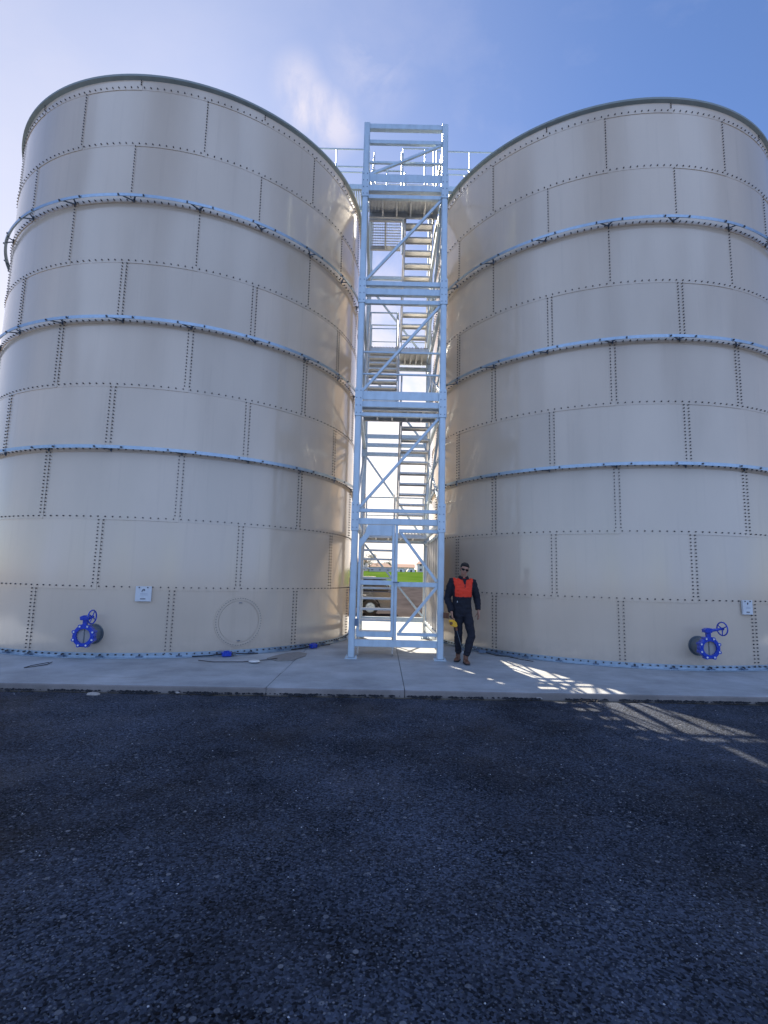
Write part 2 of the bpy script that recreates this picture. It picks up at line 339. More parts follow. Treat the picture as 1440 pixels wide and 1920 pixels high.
# ------------------------------------------------------------------ storage tanks
R = 4.38; NP = 11; DTH = 2*pi/NP
ZL = [0, 1.25, 2.515, 3.78, 5.04, 6.30, 7.55, 8.82, 10.07, 11.33, 11.55]
def coat_mat():
    m = mat('tank_coating', (.635, .525, .412), .13, var=.045, vscale=.9, spec=.85, stretch=(1, 1, .35), bump=.03, bscale=9)
    t = m.node_tree; nd = t.nodes; lk = t.links; b = nd['Principled BSDF']; src = b.inputs['Base Color'].links[0].from_socket
    at_ = nd.new('ShaderNodeAttribute'); at_.attribute_name = 'tone'
    m1 = nd.new('ShaderNodeMixRGB'); m1.blend_type = 'MULTIPLY'; m1.inputs['Fac'].default_value = 1; lk.new(src, m1.inputs['Color1']); lk.new(at_.outputs['Color'], m1.inputs['Color2'])
    tc = nd.new('ShaderNodeTexCoord'); mp = nd.new('ShaderNodeMapping'); mp.inputs['Scale'].default_value = (5, 5, .22); lk.new(tc.outputs['Object'], mp.inputs[0])
    n = nd.new('ShaderNodeTexNoise'); n.inputs['Scale'].default_value = 1.6; n.inputs['Detail'].default_value = 7; n.inputs['Roughness'].default_value = .65; lk.new(mp.outputs[0], n.inputs['Vector'])
    r = nd.new('ShaderNodeMapRange'); r.inputs['From Min'].default_value = .55; r.inputs['From Max'].default_value = .80; r.inputs['To Max'].default_value = .24; lk.new(n.outputs['Fac'], r.inputs['Value'])
    m2 = nd.new('ShaderNodeMixRGB'); lk.new(r.outputs[0], m2.inputs['Fac']); lk.new(m1.outputs[0], m2.inputs['Color1']); m2.inputs['Color2'].default_value = (.40, .32, .25, 1)
    # splash dirt low on the first ring
    sp_ = nd.new('ShaderNodeSeparateXYZ'); lk.new(tc.outputs['Object'], sp_.inputs[0])
    n4 = nd.new('ShaderNodeTexNoise'); n4.inputs['Scale'].default_value = 7; n4.inputs['Detail'].default_value = 8; lk.new(tc.outputs['Object'], n4.inputs['Vector'])
    z_ = nd.new('ShaderNodeMapRange'); z_.inputs['From Min'].default_value = .05; z_.inputs['From Max'].default_value = .45; z_.inputs['To Min'].default_value = .75; z_.inputs['To Max'].default_value = 0; lk.new(sp_.outputs['Z'], z_.inputs['Value'])
    q = nd.new('ShaderNodeMath'); q.operation = 'MULTIPLY'; lk.new(z_.outputs[0], q.inputs[0]); lk.new(n4.outputs['Fac'], q.inputs[1])
    m3 = nd.new('ShaderNodeMixRGB'); lk.new(q.outputs[0], m3.inputs['Fac']); lk.new(m2.outputs[0], m3.inputs['Color1']); m3.inputs['Color2'].default_value = (.36, .30, .25, 1)
    lk.new(m3.outputs[0], b.inputs['Base Color'])
    return m
M_coat = coat_mat()
M_bolt = mat('bolt_cap', (.05, .047, .052), .45)
M_galv = mat('galvanised', (.36, .45, .54), .38, metal=.75, var=.12, vscale=14, bump=.05)
M_rim = mat('rim_steel', (.25, .29, .285), .5, var=.1, vscale=6)
M_gdark = mat('gusset_steel', (.15, .20, .28), .45, metal=.5)
M_blue = mat('valve_enamel', (.008, .045, .42), .28, coat=.4, var=.06, vscale=20)
M_pipe = mat('pipe_dark', (.13, .155, .18), .38, metal=.3, var=.2, vscale=9)
M_white = mat('sign_plate', (.62, .64, .66), .4, var=.04, vscale=12)
M_ink = mat('sign_ink', (.03, .03, .045), .6)
M_ink2 = mat('sign_faint_ink', (.42, .45, .50), .6)
M_rub = mat('black_rubber', (.015, .015, .017), .7)

def P(a, r, z): return V((r*sin(a), -r*cos(a), z))
def build_tank(cx_, cy_, ph, e, sgn):
    root = empty('storage_tank', (cx_, cy_, 0))
    sh = MB(); SEG = 14
    for i in range(10):
        z0, z1 = ZL[i]-(.055 if i else 0), ZL[i+1]-.03
        off = (0 if i % 2 == 0 else .5+e)
        # ring 1 has parity 'odd' in the survey: whole-step phase
        for j in range(NP):
            a0 = ph+(j+off)*DTH; vs = []; flare = .022/R
            r = lambda u, t: R + .007*(1-t) + (.006 if u > .985 else 0)
            us = [k/SEG for k in range(SEG+1)]
            g0 = a0-flare; g1 = a0+DTH+flare
            for t, z in ((0, z0), (1, z1)):
                for k in range(SEG+1):
                    a_ = g0+(g1-g0)*k/SEG
                    rr = R+.0075*(1-t)+.006*(k/SEG)
                    vs.append(P(a_, rr, z))
            n = SEG+1
            sh.add(vs, [(k, k+1, n+k+1, n+k) for k in range(SEG)], 0, True)
            # lower lip and leading edge of the sheet
            lip = [vs[k] for k in range(n)]+[P(math.atan2(vs[k].x, -vs[k].y), R-.004, z0) for k in range(n)]
            sh.add(lip, [(k, n+k, n+k+1, k+1) for k in range(SEG)])
            sh.add([vs[n-1], vs[2*n-1], P(g1, R-.004, z1), P(g1, R-.004, z0)], [(0, 1, 2, 3)])
    so_ = sh.build('shell', M_coat, root, fix=False)
    # every sheet came out of the enamelling oven a shade different
    per = SEG*2+1; rt = random.Random(int(cx_*10)+3); tones = [(1+rt.uniform(-.045, .045), rt.uniform(-.012, .012)) for _ in range(10*NP)]
    ta = so_.data.attributes.new('tone', 'FLOAT_COLOR', 'FACE')
    ta.data.foreach_set('color', [x for k in range(len(so_.data.polygons)) for x in (tones[k//per][0]+tones[k//per][1], tones[k//per][0], tones[k//per][0]-tones[k//per][1], 1)])
    # bolts
    bo = MB()
    def bolt(a, z, r=.011, h=.020):
        c = P(a, R+.012, z); ax = V((sin(a), -cos(a), 0)); s_ = V((cos(a), sin(a), 0)); up = V((0, 0, 1))
        vs = [c+s_*(r*1.25*cos(q*pi/3))+up*(r*1.25*sin(q*pi/3)) for q in range(6)]
        vs += [c+ax*h+s_*(r*cos(q*pi/3))+up*(r*sin(q*pi/3)) for q in range(6)]
        bo.add(vs, [(q, (q+1) % 6, 6+(q+1) % 6, 6+q) for q in range(6)]+[(6, 7, 8, 9, 10, 11)])
    for i in range(1, 10):
        for k in range(NP*19):
            bolt(ph+(k+.5)*DTH/19, ZL[i], r=.011, h=.020 if i not in (3, 5, 7) else .030)
    for i in range(10):
        off = (0 if i % 2 == 0 else .5+e)
        rowsn = 18 if i < 9 else 3
        for j in range(NP):
            for c_ in ((-.019, .019) if i < 6 else (0,)):
                for q in range(rowsn):
                    z = ZL[i]+.065+(ZL[i+1]-ZL[i]-.13)*q/(rowsn-1)
                    bolt(ph+(j+off)*DTH+c_*1.25/R*1.9, z, r=.0104)
    tag(bo.build('bolt_rows', M_bolt, root, fix=False), kind='stuff')
    # wind girders: angle ring, leg on the shell and flange outward, splice plates at every half panel
    for zi in (3, 5, 7):
        z = ZL[zi]; sg = MB(); n = NP*14
        prof = [(R+.150, z-.022), (R+.156, z-.022), (R+.156, z+.040), (R+.100, z+.040), (R+.100, z+.034), (R+.150, z+.034)]
        m = len(prof)
        for q in range(m):
            (ra, za), (rb, zb) = prof[q], prof[(q+1) % m]; vs = []
            for k in range(n): vs += [P(2*pi*k/n, ra, za), P(2*pi*k/n, rb, zb)]
            sg.add(vs, [(2*k, 2*k+1, (2*k+3) % (2*n), (2*k+2) % (2*n)) for k in range(n)], 0, True)
        ring = sg.build('stiffener_ring', M_galv, root)
        for j in range(NP*2):
            ac = ph+(j/2)*DTH; sp_ = MB()
            da = .26/R
            vs = []
            for k in range(7):
                a_ = ac-da+2*da*k/6
                vs += [P(a_, R+.157, z-.020), P(a_, R+.163, z-.020), P(a_, R+.163, z+.037), P(a_, R+.157, z+.037)]
            sp_.add(vs, [(4*k+q, 4*k+(q+1) % 4, 4*k+4+(q+1) % 4, 4*k+4+q) for k in range(6) for q in range(4)]+[(0, 1, 2, 3), (27, 26, 25, 24)])
            # V bracket from the seam on the shell out to the hoop, and the splice bolts
            sp_.bar(P(ac, R+.01, z-.012), P(ac-da*.62, R+.150, z-.012), .03, .012, mi=1)
            sp_.bar(P(ac, R+.01, z+.012), P(ac+da*.30, R+.150, z+.012), .03, .012, mi=1)
            sp_.bar(P(ac, R+.008, z-.05), P(ac, R+.008, z+.05), .012, .06, mi=1)
            for s2 in (-.9, .9):
                sp_.bar(P(ac+s2*da, R+.16, z+.005), P(ac+s2*da, R+.185, z+.005), .026, .026, mi=2)
            sp_.build('splice_plate', [M_galv, M_gdark, M_bolt], ring)
    # base angle with anchor bolts
    bs = MB(); n = NP*14
    prof = [(R+.012, .0), (R+.012, .085), (R+.020, .085), (R+.020, .010), (R+.10, .010), (R+.10, -.004)]
    for q in range(len(prof)-1):
        (ra, za), (rb, zb) = prof[q], prof[q+1]; vs = []
        for k in range(n): vs += [P(2*pi*k/n, ra, za), P(2*pi*k/n, rb, zb)]
        bs.add(vs, [(2*k, 2*k+1, (2*k+3) % (2*n), (2*k+2) % (2*n)) for k in range(n)], 0, True)
    for k in range(NP*19):
        a_ = ph+(k+.5)*DTH/19
        bs.bar(P(a_, R+.015, .055), P(a_, R+.045, .055), .024, .024, mi=1)
        if k % 5 == 0:
            bs.bar(P(a_-.012, R+.06, .018), P(a_+.012, R+.06, .018), .05, .03, mi=2)
            bs.bar(P(a_, R+.06, .0), P(a_, R+.06, .06), .018, .018, mi=1)
    bs.build('base_ring', [M_galv, M_bolt, M_gdark], root)
    # top curb and roof
    rm = MB(); n = 176
    prof = [(R+.0, 11.50), (R+.03, 11.52), (R+.065, 11.545), (R+.065, 11.59), (R+.05, 11.60), (R-.05, 11.60), (R-.05, 11.50)]
    for q in range(len(prof)):
        (ra, za), (rb, zb) = prof[q], prof[(q+1) % len(prof)]; vs = []
        for k in range(n): vs += [P(2*pi*k/n, ra, za), P(2*pi*k/n, rb, zb)]
        rm.add(vs, [(2*k, 2*k+1, (2*k+3) % (2*n), (2*k+2) % (2*n)) for k in range(n)], 0, True)
    rm.build('rim', M_rim, root)
    rf = MB(); vs = [(0, 0, 12.0)]+[P(2*pi*k/64, R-.04, 11.56) for k in range(64)]
    rf.add(vs, [(0, 1+k, 1+(k+1) % 64) for k in range(64)])
    rf.build('roof', M_rim, root)
    return root
PHL, PHR = -.2482, -.8562
tankL = build_tank(-5.26, 13.815, PHL, -.0275, 1)
tag(tankL, 'beige bolted steel storage tank left of the stair tower, with the round manway cover', 'tank', 'pair of tall bolted storage tanks')
tankR = build_tank(5.712, 14.043, PHR, .0275, 1)
tag(tankR, 'beige bolted steel storage tank right of the stair tower, behind the man in orange', 'tank', 'pair of tall bolted storage tanks')

def name_plate(root, a0, a1, z0, z1, tilt):
    m = MB(); r_ = R+.045; am = (a0+a1)/2; h = (z1-z0)
    c = P(am, r_, (z0+z1)/2); ax = V((sin(am), -cos(am), 0)); s_ = V((cos(am), sin(am), 0)); up = V((0, 0, 1))
    wd = (a1-a0)*r_
    def q(x, y, d): return c+s_*x*wd/2+up*y*h/2+ax*d
    m.poly([q(-1, -1, 0), q(1, -1, 0), q(1, 1, 0), q(-1, 1, 0)], ax*.012)
    for x in (-1, 1): m.bar(q(x*.97, -1, -.012), q(x*.97, 1, -.012), .008, .024, up=ax)
    pl = m.build('name_plate', M_white, root, bevel=.002)
    b = MB()
    for x in (-.55, .5):
        cc = q(x, .84, .012); b.lathe([(.012, 0), (.011, .012), (.001, .012)], cc, ax, 8, closed=False)
    b.build('plate_bolt', M_bolt, pl)
    t = MB()
    def st(pts, wdt):
        for k in range(len(pts)-1):
            t.bar(q(*pts[k], .0135), q(*pts[k+1], .0135), .0025, wdt, up=s_ if abs(pts[k][0]-pts[k+1][0]) < abs(pts[k][1]-pts[k+1][1]) else up)
    if tilt:
        st([(-.22, .25), (-.08, .58)], .012); st([(-.08, .60), (.10, .62)], .013); st([(.12, .60), (.14, .42)], .013); st([(.10, .42), (-.02, .44)], .011)
    else:
        st([(-.10, .50), (.04, .66)], .018); st([(-.1, .44), (.06, .44)], .016); st([(.04, .62), (.06, .45)], .012)
    x = -.35
    while x < .3:
        st([(x, -.66), (x+.055, -.66)], .016); x += .075
    t.build('lettering', M_ink, pl)
    t = MB()
    for yy in (0.02, -.14):
        x = -.4
        while x < .55: t.bar(q(x, yy, .013), q(x+.09, yy, .013), .002, .009, up=up); x += .12
    t.build('faint_lettering', M_ink2, pl)
name_plate(tankL, radians(10.6), radians(14.1), .995, 1.265, 1)
name_plate(tankR, radians(12.7), radians(15.6), 1.005, 1.268, 0)

# flush round manway cover on the left tank
mw = MB(); am, zm = radians(34.85), .615
def onshell(x, z, d): return P(am+x/R, R+d, zm+z)
n = 48
for ro_, ri_, d0, d1 in ((.475, .40, .020, .020), (.392, .0, .018, .018)):
    vs = []
    for k in range(n):
        cc, ss = cos(2*pi*k/n), sin(2*pi*k/n)
        vs += [onshell(ro_*cc, ro_*ss, .005), onshell(ro_*cc, ro_*ss, d0)]
        for fr in (.66, .33, 0): rr = ri_+(ro_-ri_)*fr; vs.append(onshell(rr*cc, rr*ss, d1))
    mw.add(vs, [(5*k+q, 5*k+q+1, (5*k+6+q) % (5*n), (5*k+5+q) % (5*n)) for k in range(n) for q in range(4)], 0, False)
mco = mw.build('manway_cover', M_coat, tankL, fix=False)
ta = mco.data.attributes.new('tone', 'FLOAT_COLOR', 'FACE'); ta.data.foreach_set('color', [.97, .97, .97, 1]*len(mco.data.polygons))
b = MB()
for k in range(56):
    t = 2*pi*k/56; c = onshell(.445*cos(t), .445*sin(t), .020); ax = V((sin(am), -cos(am), 0))
    b.lathe([(.010, 0), (.008, .012), (.001, .012)], c, ax, 6, closed=False)
tag(b.build('cover_bolts', mat('cover_bolt', (.24, .22, .20), .5), mco), kind='stuff')
for zz in (-.36, .36):
    b = MB(); c0 = onshell(-.02, zz, .02); c1 = onshell(.02, zz, .02); ax = V((sin(am), -cos(am), 0))
    b.tube([c0, c0+ax*.03, c1+ax*.03, c1], .008, 6); b.build('handle', M_gdark, mco)

# valves with handwheel
def valve(root, a, z, wheel_dx, wheel_dz, nsp):
    ax = V((sin(a), -cos(a), 0)); s_ = V((cos(a), sin(a), 0)); up = V((0, 0, 1))
    c = P(a, R, z)
    m = MB()
    m.lathe([(.150, 0), (.150, .26), (.130, .26), (.130, 0)], c, ax, 32)
    m.lathe([(.178, .0), (.178, .018), (.14, .018), (.14, 0)], c, ax, 32)
    m.lathe([(.172, .22), (.172, .26), (.12, .26), (.12, .22)], c, ax, 32)
    pp = m.build('outlet_pipe', M_pipe, root)
    m = MB(); c2 = c+ax*.265
    m.lathe([(.176, 0), (.186, .012), (.186, .085), (.172, .10), (.122, .10), (.122, 0)], c2, ax, 40)
    for k in range(8):                                     # lugs with pale bolt ends
        t = 2*pi*(k+.5)/8; d = s_*cos(t)+up*sin(t)
        m.lathe([(.030, 0), (.030, .105), (.014, .107), (.014, 0)], c2+d*.176, ax, 12)
        m.lathe([(.014, .02), (.016, .108), (.001, .108)], c2+d*.170, ax, 8, mi=1, closed=False)
    # neck
    m.bar(c2+ax*.05+up*.17, c2+ax*.05+up*.27, .07, .055, up=ax)
    m.lathe([(.05, 0), (.05, .018), (.001, .018)], c2+ax*.05+up*.262, up, 16, closed=False)
    vv = m.build('valve_body', [M_blue, M_white], pp, bevel=0)
    m = MB(); m.lathe([(.122, .045), (.122, .055), (.001, .055)], c2, ax, 32, closed=False); m.bar(c2+ax*.06-up*.12, c2+ax*.06+up*.12, .012, .012, mi=1)
    m.build('valve_disc', [mat('disc_grey', (.33, .31, .31), .35, var=.1), M_pipe], pp)
    m = MB(); g0 = c2+ax*.05+up*.30
    m.poly([g0-s_*.075-up*.035-ax*.05, g0+s_*.05-up*.035-ax*.05, g0+s_*.06+up*.04-ax*.05, g0-s_*.02+up*.05-ax*.05, g0-s_*.085+up*.02-ax*.05], ax*.10)
    w0 = g0+s_*wheel_dx+up*wheel_dz
    m.tube([g0+s_*.04, w0], [.030, .020], 12)
    m.build('gearbox', M_blue, pp, bevel=.006)
    m = MB(); wa = (s_-ax*.18).normalized() if nsp == 3 else (s_+ax*.12).normalized()
    t1 = wa.cross(up).normalized(); rw = .115
    pts = [w0+t1*rw*cos(2*pi*k/24)+up*rw*sin(2*pi*k/24) for k in range(25)]
    m.tube(pts, .012, 8, cap=False); m.tube([w0-wa*.02, w0+wa*.025], .024, 10)
    for k in range(nsp):
        t = 2*pi*k/nsp+.5; m.tube([w0, w0+(t1*cos(t)+up*sin(t))*rw], [.012, .008], 6)
    m.build('handwheel', M_blue, pp)
valve(tankL, radians(1.9), .41, .105, .02, 4)
valve(tankR, radians(.9), .43, .26, .035, 3)

# ------------------------------------------------------------------ stair tower
M_tw = mat('tower_galvanised', (.50, .60, .68), .42, metal=.35, var=.10, vscale=9, bump=.05, bscale=30, stretch=(1, 1, .4))
M_tr = mat('tread_steel', (.66, .66, .65), .45, metal=.4, var=.12, vscale=8)
M_sheet = mat('side_sheet', (.42, .43, .46), .35, metal=.5, var=.08, vscale=3)
XL, XR, YF, YB = -.56, 1.125, 10.10, 13.60
tower = empty('stair_tower', (.28, 11.85, 0))
tag(tower, 'tall pale blue galvanised stair tower standing between the two beige tanks', 'stair tower')
OFF = V((.28, 11.85, 0))
class TB(MB):
    def done(s, name, mats=None, parent=None, bevel=.004, label=None):
        s.v = [tuple(V(v)-OFF) for v in s.v]
        o = s.build(name, mats or M_tw, parent or tower, bevel=bevel)
        if label: o['label'] = label
        return o
TOP = 11.27
for (x, y, zt) in ((XL, YF, TOP), (XR, YF, TOP), (XL, YB, 12.0), (XR, YB, 12.0)):
    m = TB()
    m.box(x-.062, x+.062, y-.062, y+.062, .012, zt)
    m.box(x-.05, x+.05, y-.085, y-.063, .02, zt-.3)          # welded outer channel face
    p = m.done('post')
    m = TB(); m.box(x-.115, x+.115, y-.115, y+.115, -.008, .012)
    for sx in (-1, 1):
        for sy in (-1, 1): m.box(x+sx*.09-.011, x+sx*.09+.011, y+sy*.09-.011, y+sy*.09+.011, .012, .045)
    m.done('base_plate', None, p)
    for z0, z1 in ((2.42, 2.98), (4.72, 5.3), (7.12, 7.68), (9.5, 10.08)):
        m = TB(); m.box(x-.075, x+.075, y-.098, y+.075, z0, z1)
        for k in range(4):
            for sx in (-.04, .04): m.box(x+sx-.009, x+sx+.009, y-.108, y-.098, z0+.06+(z1-z0-.12)*k/3-.009, z0+.06+(z1-z0-.12)*k/3+.009, 1)
        m.done('splice_sleeve', [M_tw, M_gdark], p, bevel=.003)
def hbeam(y, z0, z1, th=.07, x0=None, x1=None, name='beam', dy=0, **k):
    m = TB(); m.box((x0 if x0 is not None else XL+.062), (x1 if x1 is not None else XR-.062), y-th/2+dy, y+th/2+dy, z0, z1); return m.done(name, **k)
hbeam(YF, 11.13, 11.25, .10); hbeam(YF, 10.79, 10.88)
hbeam(YF, 9.87, 10.06, .012, name='toe_board', dy=-.04); hbeam(YF, 9.67, 9.81, .09); hbeam(YF, 9.50, 9.59)
hbeam(YF, 7.53, 7.63); hbeam(YF, 7.32, 7.46, .10); hbeam(YF, 7.13, 7.22)
hbeam(YF, 5.07, 5.25, .012, name='toe_board', dy=-.04); hbeam(YF, 4.92, 5.04, .09); hbeam(YF, 4.73, 4.81)
hbeam(YF, 2.79, 2.86); hbeam(YF, 2.55, 2.67, .10)
hbeam(YF, 2.40, 2.47, x0=.30)
hbeam(YF, .22, .35, .10); hbeam(YF, .43, .49, x0=.30)
for z in (6.10, 5.63): hbeam(YF, z, z+.035, .035, name='rail', dy=.06)
for z in (10.42,): hbeam(YF, z, z+.05, .05, name='rail', dy=.10)
for z in (2.42, 4.75, 5.0, 7.15, 7.4, 9.55, 9.8): hbeam(YB, z, z+.10)
for z in (5.22,): hbeam(YB, z, z+.12, .012, name='toe_board', dy=-.04)
hbeam(YB, .40, .52); hbeam(YB, 11.8, 11.9)
def brace(p, q, wd=.055, th=.05, name='brace'):
    m = TB(); d = V(q)-V(p); m.bar(p, q, th, wd, up=(0, 0, 1)); return m.done(name)
xa, xb = XL+.07, XR-.07
for za, zb in ((10.06, 10.80), (7.66, 9.50), (5.27, 7.12), (2.88, 4.72)):
    brace((xa, YF, za), (xb, YF, zb))
for za, zb in ((9.5, 7.5), (7.1, 5.1), (4.7, 2.55), (2.38, .55)):
    brace((xa, YB, za), (xb, YB, zb), .05)
for x in (XL, XR):
    for i, (za, zb) in enumerate(((.5, 2.4), (2.9, 4.7), (5.3, 7.1), (7.7, 9.5), (10.0, 11.6))):
        if x == XR and i == 0: continue
        a_, b_ = ((YF+.07, za), (YB-.07, zb)) if i % 2 else ((YB-.07, za), (YF+.07, zb))
        if i == 4: b_ = (YB-.07, 11.75); a_ = (YF+.07, 10.9)
        brace((x, a_[0], a_[1]), (x, b_[0], b_[1]), .05)
    if x == XR:  # extra rails and counter-braces, added to block some of the sunlight
        for za, zb in ((2.9, 4.7), (5.3, 7.1), (7.7, 9.5)):
            for t in (.3, .62):
                m = TB(); z_ = za+(zb-za)*t; m.box(x-.02, x+.02, YF+.062, YB-.062, z_, z_+.05); m.done('side_rail')
            brace((x-.03, YF+.07, zb), (x-.03, YB-.07, za), .045) if za in (2.9, 7.7) else brace((x-.03, YB-.07, zb), (x-.03, YF+.07, za), .045)
    for z in (2.55, 4.92, 7.32, 9.67):
        m = TB(); m.box(x-.035, x+.035, YF+.062, YB-.062, z, z+.12); m.done('beam')
    m = TB(); m.box(x-.03, x+.03, YF+.062, YB-.062, .22, .34); m.done('beam')
# decks
def deck(x0, x1, y0, y1, z, solid=True, name='deck'):
    m = TB()
    if solid:                                  # folded sheet seen from below
        n = int((x1-x0)/.075)
        for k in range(n):
            xa_ = x0+(x1-x0)*k/n; xb_ = x0+(x1-x0)*(k+1)/n; mm = (xa_+xb_)/2
            m.box(xa_, mm, y0, y1, z-.004, z); m.box(mm, xb_, y0, y1, z-.028, z-.024); m.box(mm-.002, mm+.002, y0, y1, z-.024, z-.004); m.box(xb_-.002, xb_+.0018, y0, y1, z-.0235, z-.0045)
    else:
        x = x0
        while x < x1: m.box(x, x+.006, y0, y1, z-.03, z); x += .042
        y = y0
        while y < y1: m.box(x0, x1, y, y+.006, z-.027, z-.004); y += .10
    o = m.done(name, [M_tr], bevel=0)
    m = TB(); m.box(x0, x1, y1-.06, y1, z-.13, z-.032); m.box(x0, x1, y0, y0+.06, z-.13, z-.032)
    k = 1 if not solid else 4
    for q in range(1, k+1):
        xx = x0+(x1-x0)*q/(k+1); m.box(xx-.02, xx+.02, y0+.06, y1-.06, z-.12, z-.033)
    m.done('deck_joist', M_tr, o, bevel=0)
    return o
XM = .285
deck(XL+.06, XR-.06, YF+.06, 10.95, 9.82)
deck(XL+.06, XM-.03, 11.02, 12.15, 9.83, False)
deck(XL+.06, XR-.06, YF+.06, 10.95, 5.02)
deck(XL+.06, XR-.06, 12.70, YB-.05, 2.62)
deck(XM+.03, XR-.06, 12.70, YB-.05, 7.42); deck(XL+.06, XM-.03, 12.70, YB-.05, 7.42)
deck(XL+.06, XR-.06, 12.55, YB-.05, 11.90, False)
def flight(x0, x1, ya, za, yb, zb, n, rails=True):
    """ya,za lower end; yb,zb upper end"""
    fl = TB()
    for x in (x0+.012, x1-.012):
        fl.bar((x, ya, za-.02), (x, yb, zb-.04), .018, .17, up=(0, 0, 1))
    o = fl.done('stair_flight', [M_tr], bevel=0)
    for k in range(1, n):
        t = k/n; y = ya+(yb-ya)*t; z = za+(zb-za)*t
        s_ = 1 if yb > ya else -1; m = TB()
        m.box(x0+.022, x1-.022, y-.11, y+.11, z-.006, z)
        m.box(x0+.022, x1-.022, y-s_*.11-.004, y-s_*.11+.004, z-.040, z-.006)
        m.box(x0+.022, x1-.022, y+s_*.11-.004, y+s_*.11+.004, z-.040, z-.006)
        m.done('tread', [M_tr], o, bevel=0)
    if rails:
        for x in (x0-.01, x1+.01):
            m = TB(); up = V((0, 0, .95)); a_, b_ = V((x, ya, za)), V((x, yb, zb))
            m.tube([a_+up, b_+up], .019, 8); m.tube([a_+up*.52, b_+up*.52], .014, 8)
            for t in (.06, .5, .94):
                q = a_.lerp(b_, t); m.tube([q-V((0, 0, .05)), q+up], .017, 8)
            m.done('handrail', [M_tr], o, bevel=0)
    return o
lx0, lx1, rx0, rx1 = XL+.09, XM-.045, XM+.045, XR-.15
flight(lx0, lx1, 10.55, .0, 12.75, 2.62, 12)
flight(rx0, rx1, 12.75, 2.62, 10.90, 5.02, 11)
flight(lx0, lx1, 10.90, 5.02, 12.75, 7.42, 11)
flight(rx0, rx1, 12.75, 7.42, 10.90, 9.82, 11)
flight(lx0, lx1, 11.2, 9.83, 12.6, 11.90, 9)
# guard rails at the top deck and landings
def guard(pts, z, h=1.05, name='guard_rail'):
    m = TB()
    for f_ in (1, .52): m.tube([V((x, y, z+h*f_)) for x, y in pts], .02 if f_ == 1 else .015, 8)
    for x, y in pts: m.tube([V((x, y, z)), V((x, y, z+h))], .02, 8)
    return m.done(name, bevel=0)
guard([(XL+.10, 10.95), (XL+.45, 10.95), (XM-.06, 10.95)], 9.85, 1.05)
guard([(XM+.02, 10.98), (XM+.02, 12.0), (XM+.02, 12.5)], 9.85, 1.05)
guard([(XM, 12.56), (XR-.25, 12.56), (XR-.02, 12.56)], 11.9, 1.05)
guard([(XL+.1, YB-.08), (XM, YB-.08), (XR-.1, YB-.08)], 11.9, 1.05)
guard([(XL+.1, YB-.08), (XM, YB-.08), (XR-.1, YB-.08)], 7.42, 1.0)
guard([(XM-.06, 12.66), (XL+.1, 12.66)], 7.42, .9)
guard([(XL+.1, YB-.08), (XM, YB-.08), (XR-.1, YB-.08)], 2.62, 1.0)
# walkways over to the tank roofs
for side, xs in ((-1, (XL-.07, XL-.95, XL-1.85)), (1, (XR+.07, XR+.95, XR+2.0))):
    m = TB(); x0, x1 = min(xs), max(xs)
    m.box(x0, x1, 12.62, 12.70, 11.78, 11.92); m.box(x0, x1, 13.42, 13.50, 11.78, 11.92)
    x = x0
    while x < x1: m.box(x, x+.03, 12.70, 13.42, 11.86, 11.90); x += .06
    wk = m.done('walkway', bevel=0)
    for y in (12.66, 13.46):
        m = TB()
        for f_ in (1.08, .56): m.tube([V((x, y, 11.9+f_)) for x in xs], .02, 8)
        for x in xs: m.tube([V((x, y, 11.9)), V((x, y, 12.98))], .02, 8)
        m.done('handrail', None, wk, bevel=0)
# gate frame at ground level
m = TB(); xg = .222
m.box(xg+.010, xg+.065, YF-.035, YF+.035, .35, 2.545); m.done('gate_post')
gate = TB()
gx0, gx1 = XL+.085, xg
gate.box(gx0, gx0+.05, YF-.055, YF-.005, .40, 2.1); gate.box(gx1-.05, gx1, YF-.055, YF-.005, .40, 2.545)
gate.box(gx0+.05, gx1-.05, YF-.055, YF-.005, .40, .50)
gate.box(gx0+.05, gx1-.05, YF-.05, YF-.01, 1.38, 1.47)
gate.poly([(gx0, YF-.05, 2.1), (gx0+.05, YF-.05, 2.1), (gx0+.21, YF-.05, 2.33), (gx1-.05, YF-.05, 2.33), (gx1-.05, YF-.05, 2.54), (gx0+.16, YF-.05, 2.54), (gx0+.12, YF-.05, 2.38), (gx0, YF-.05, 2.22)], (0, .035, 0))
go = gate.done('gate', label='pale blue gate with an arched head plate at the foot of the tower')
m = TB(); m.box(gx0-.03, gx0+.03, YF-.085, YF-.056, .60, .74); m.done('hinge', M_gdark, go)
m = TB(); m.box(gx1-.02, gx1+.10, YF-.09, YF-.06, 1.43, 1.45); m.done('latch', M_gdark, go)
hbeam(YF, 1.36, 1.45, .05, x0=xg+.066)
brace((xg+.10, YF, 2.42), (XR-.075, YF, 1.47), .055); brace((XR-.075, YF, 1.36), (xg+.12, YF, .49), .055)
# corrugated side sheet low on the right
m = TB(); n = 26; y0, y1 = YF+.10, 13.35; vs = []
for k in range(n+1):
    y = y0+(y1-y0)*k/n; x = XR+.0+(.014 if k % 4 in (1, 2) else -.014); 
    vs += [(x, y, .46), (x, y, 2.36)]
m.add(vs, [(2*k, 2*k+2, 2*k+3, 2*k+1) for k in range(n)])
o = m.done('side_sheet', M_sheet, bevel=0); md = o.modifiers.new('solid', 'SOLIDIFY'); md.thickness = .002
for z_ in (2.37, .40):
    m = TB(); m.box(XR-.03, XR+.03, YF+.07, YB-.07, z_, z_+.055); m.done('beam')
m = TB(); m.tube([(XR-.05, 13.3, .15), (XR-.07, 13.0, 1.0), (XR-.04, 12.6, 1.7), (XR-.06, 12.3, 2.4)], .014, 6); m.done('conduit', M_tr, bevel=0)

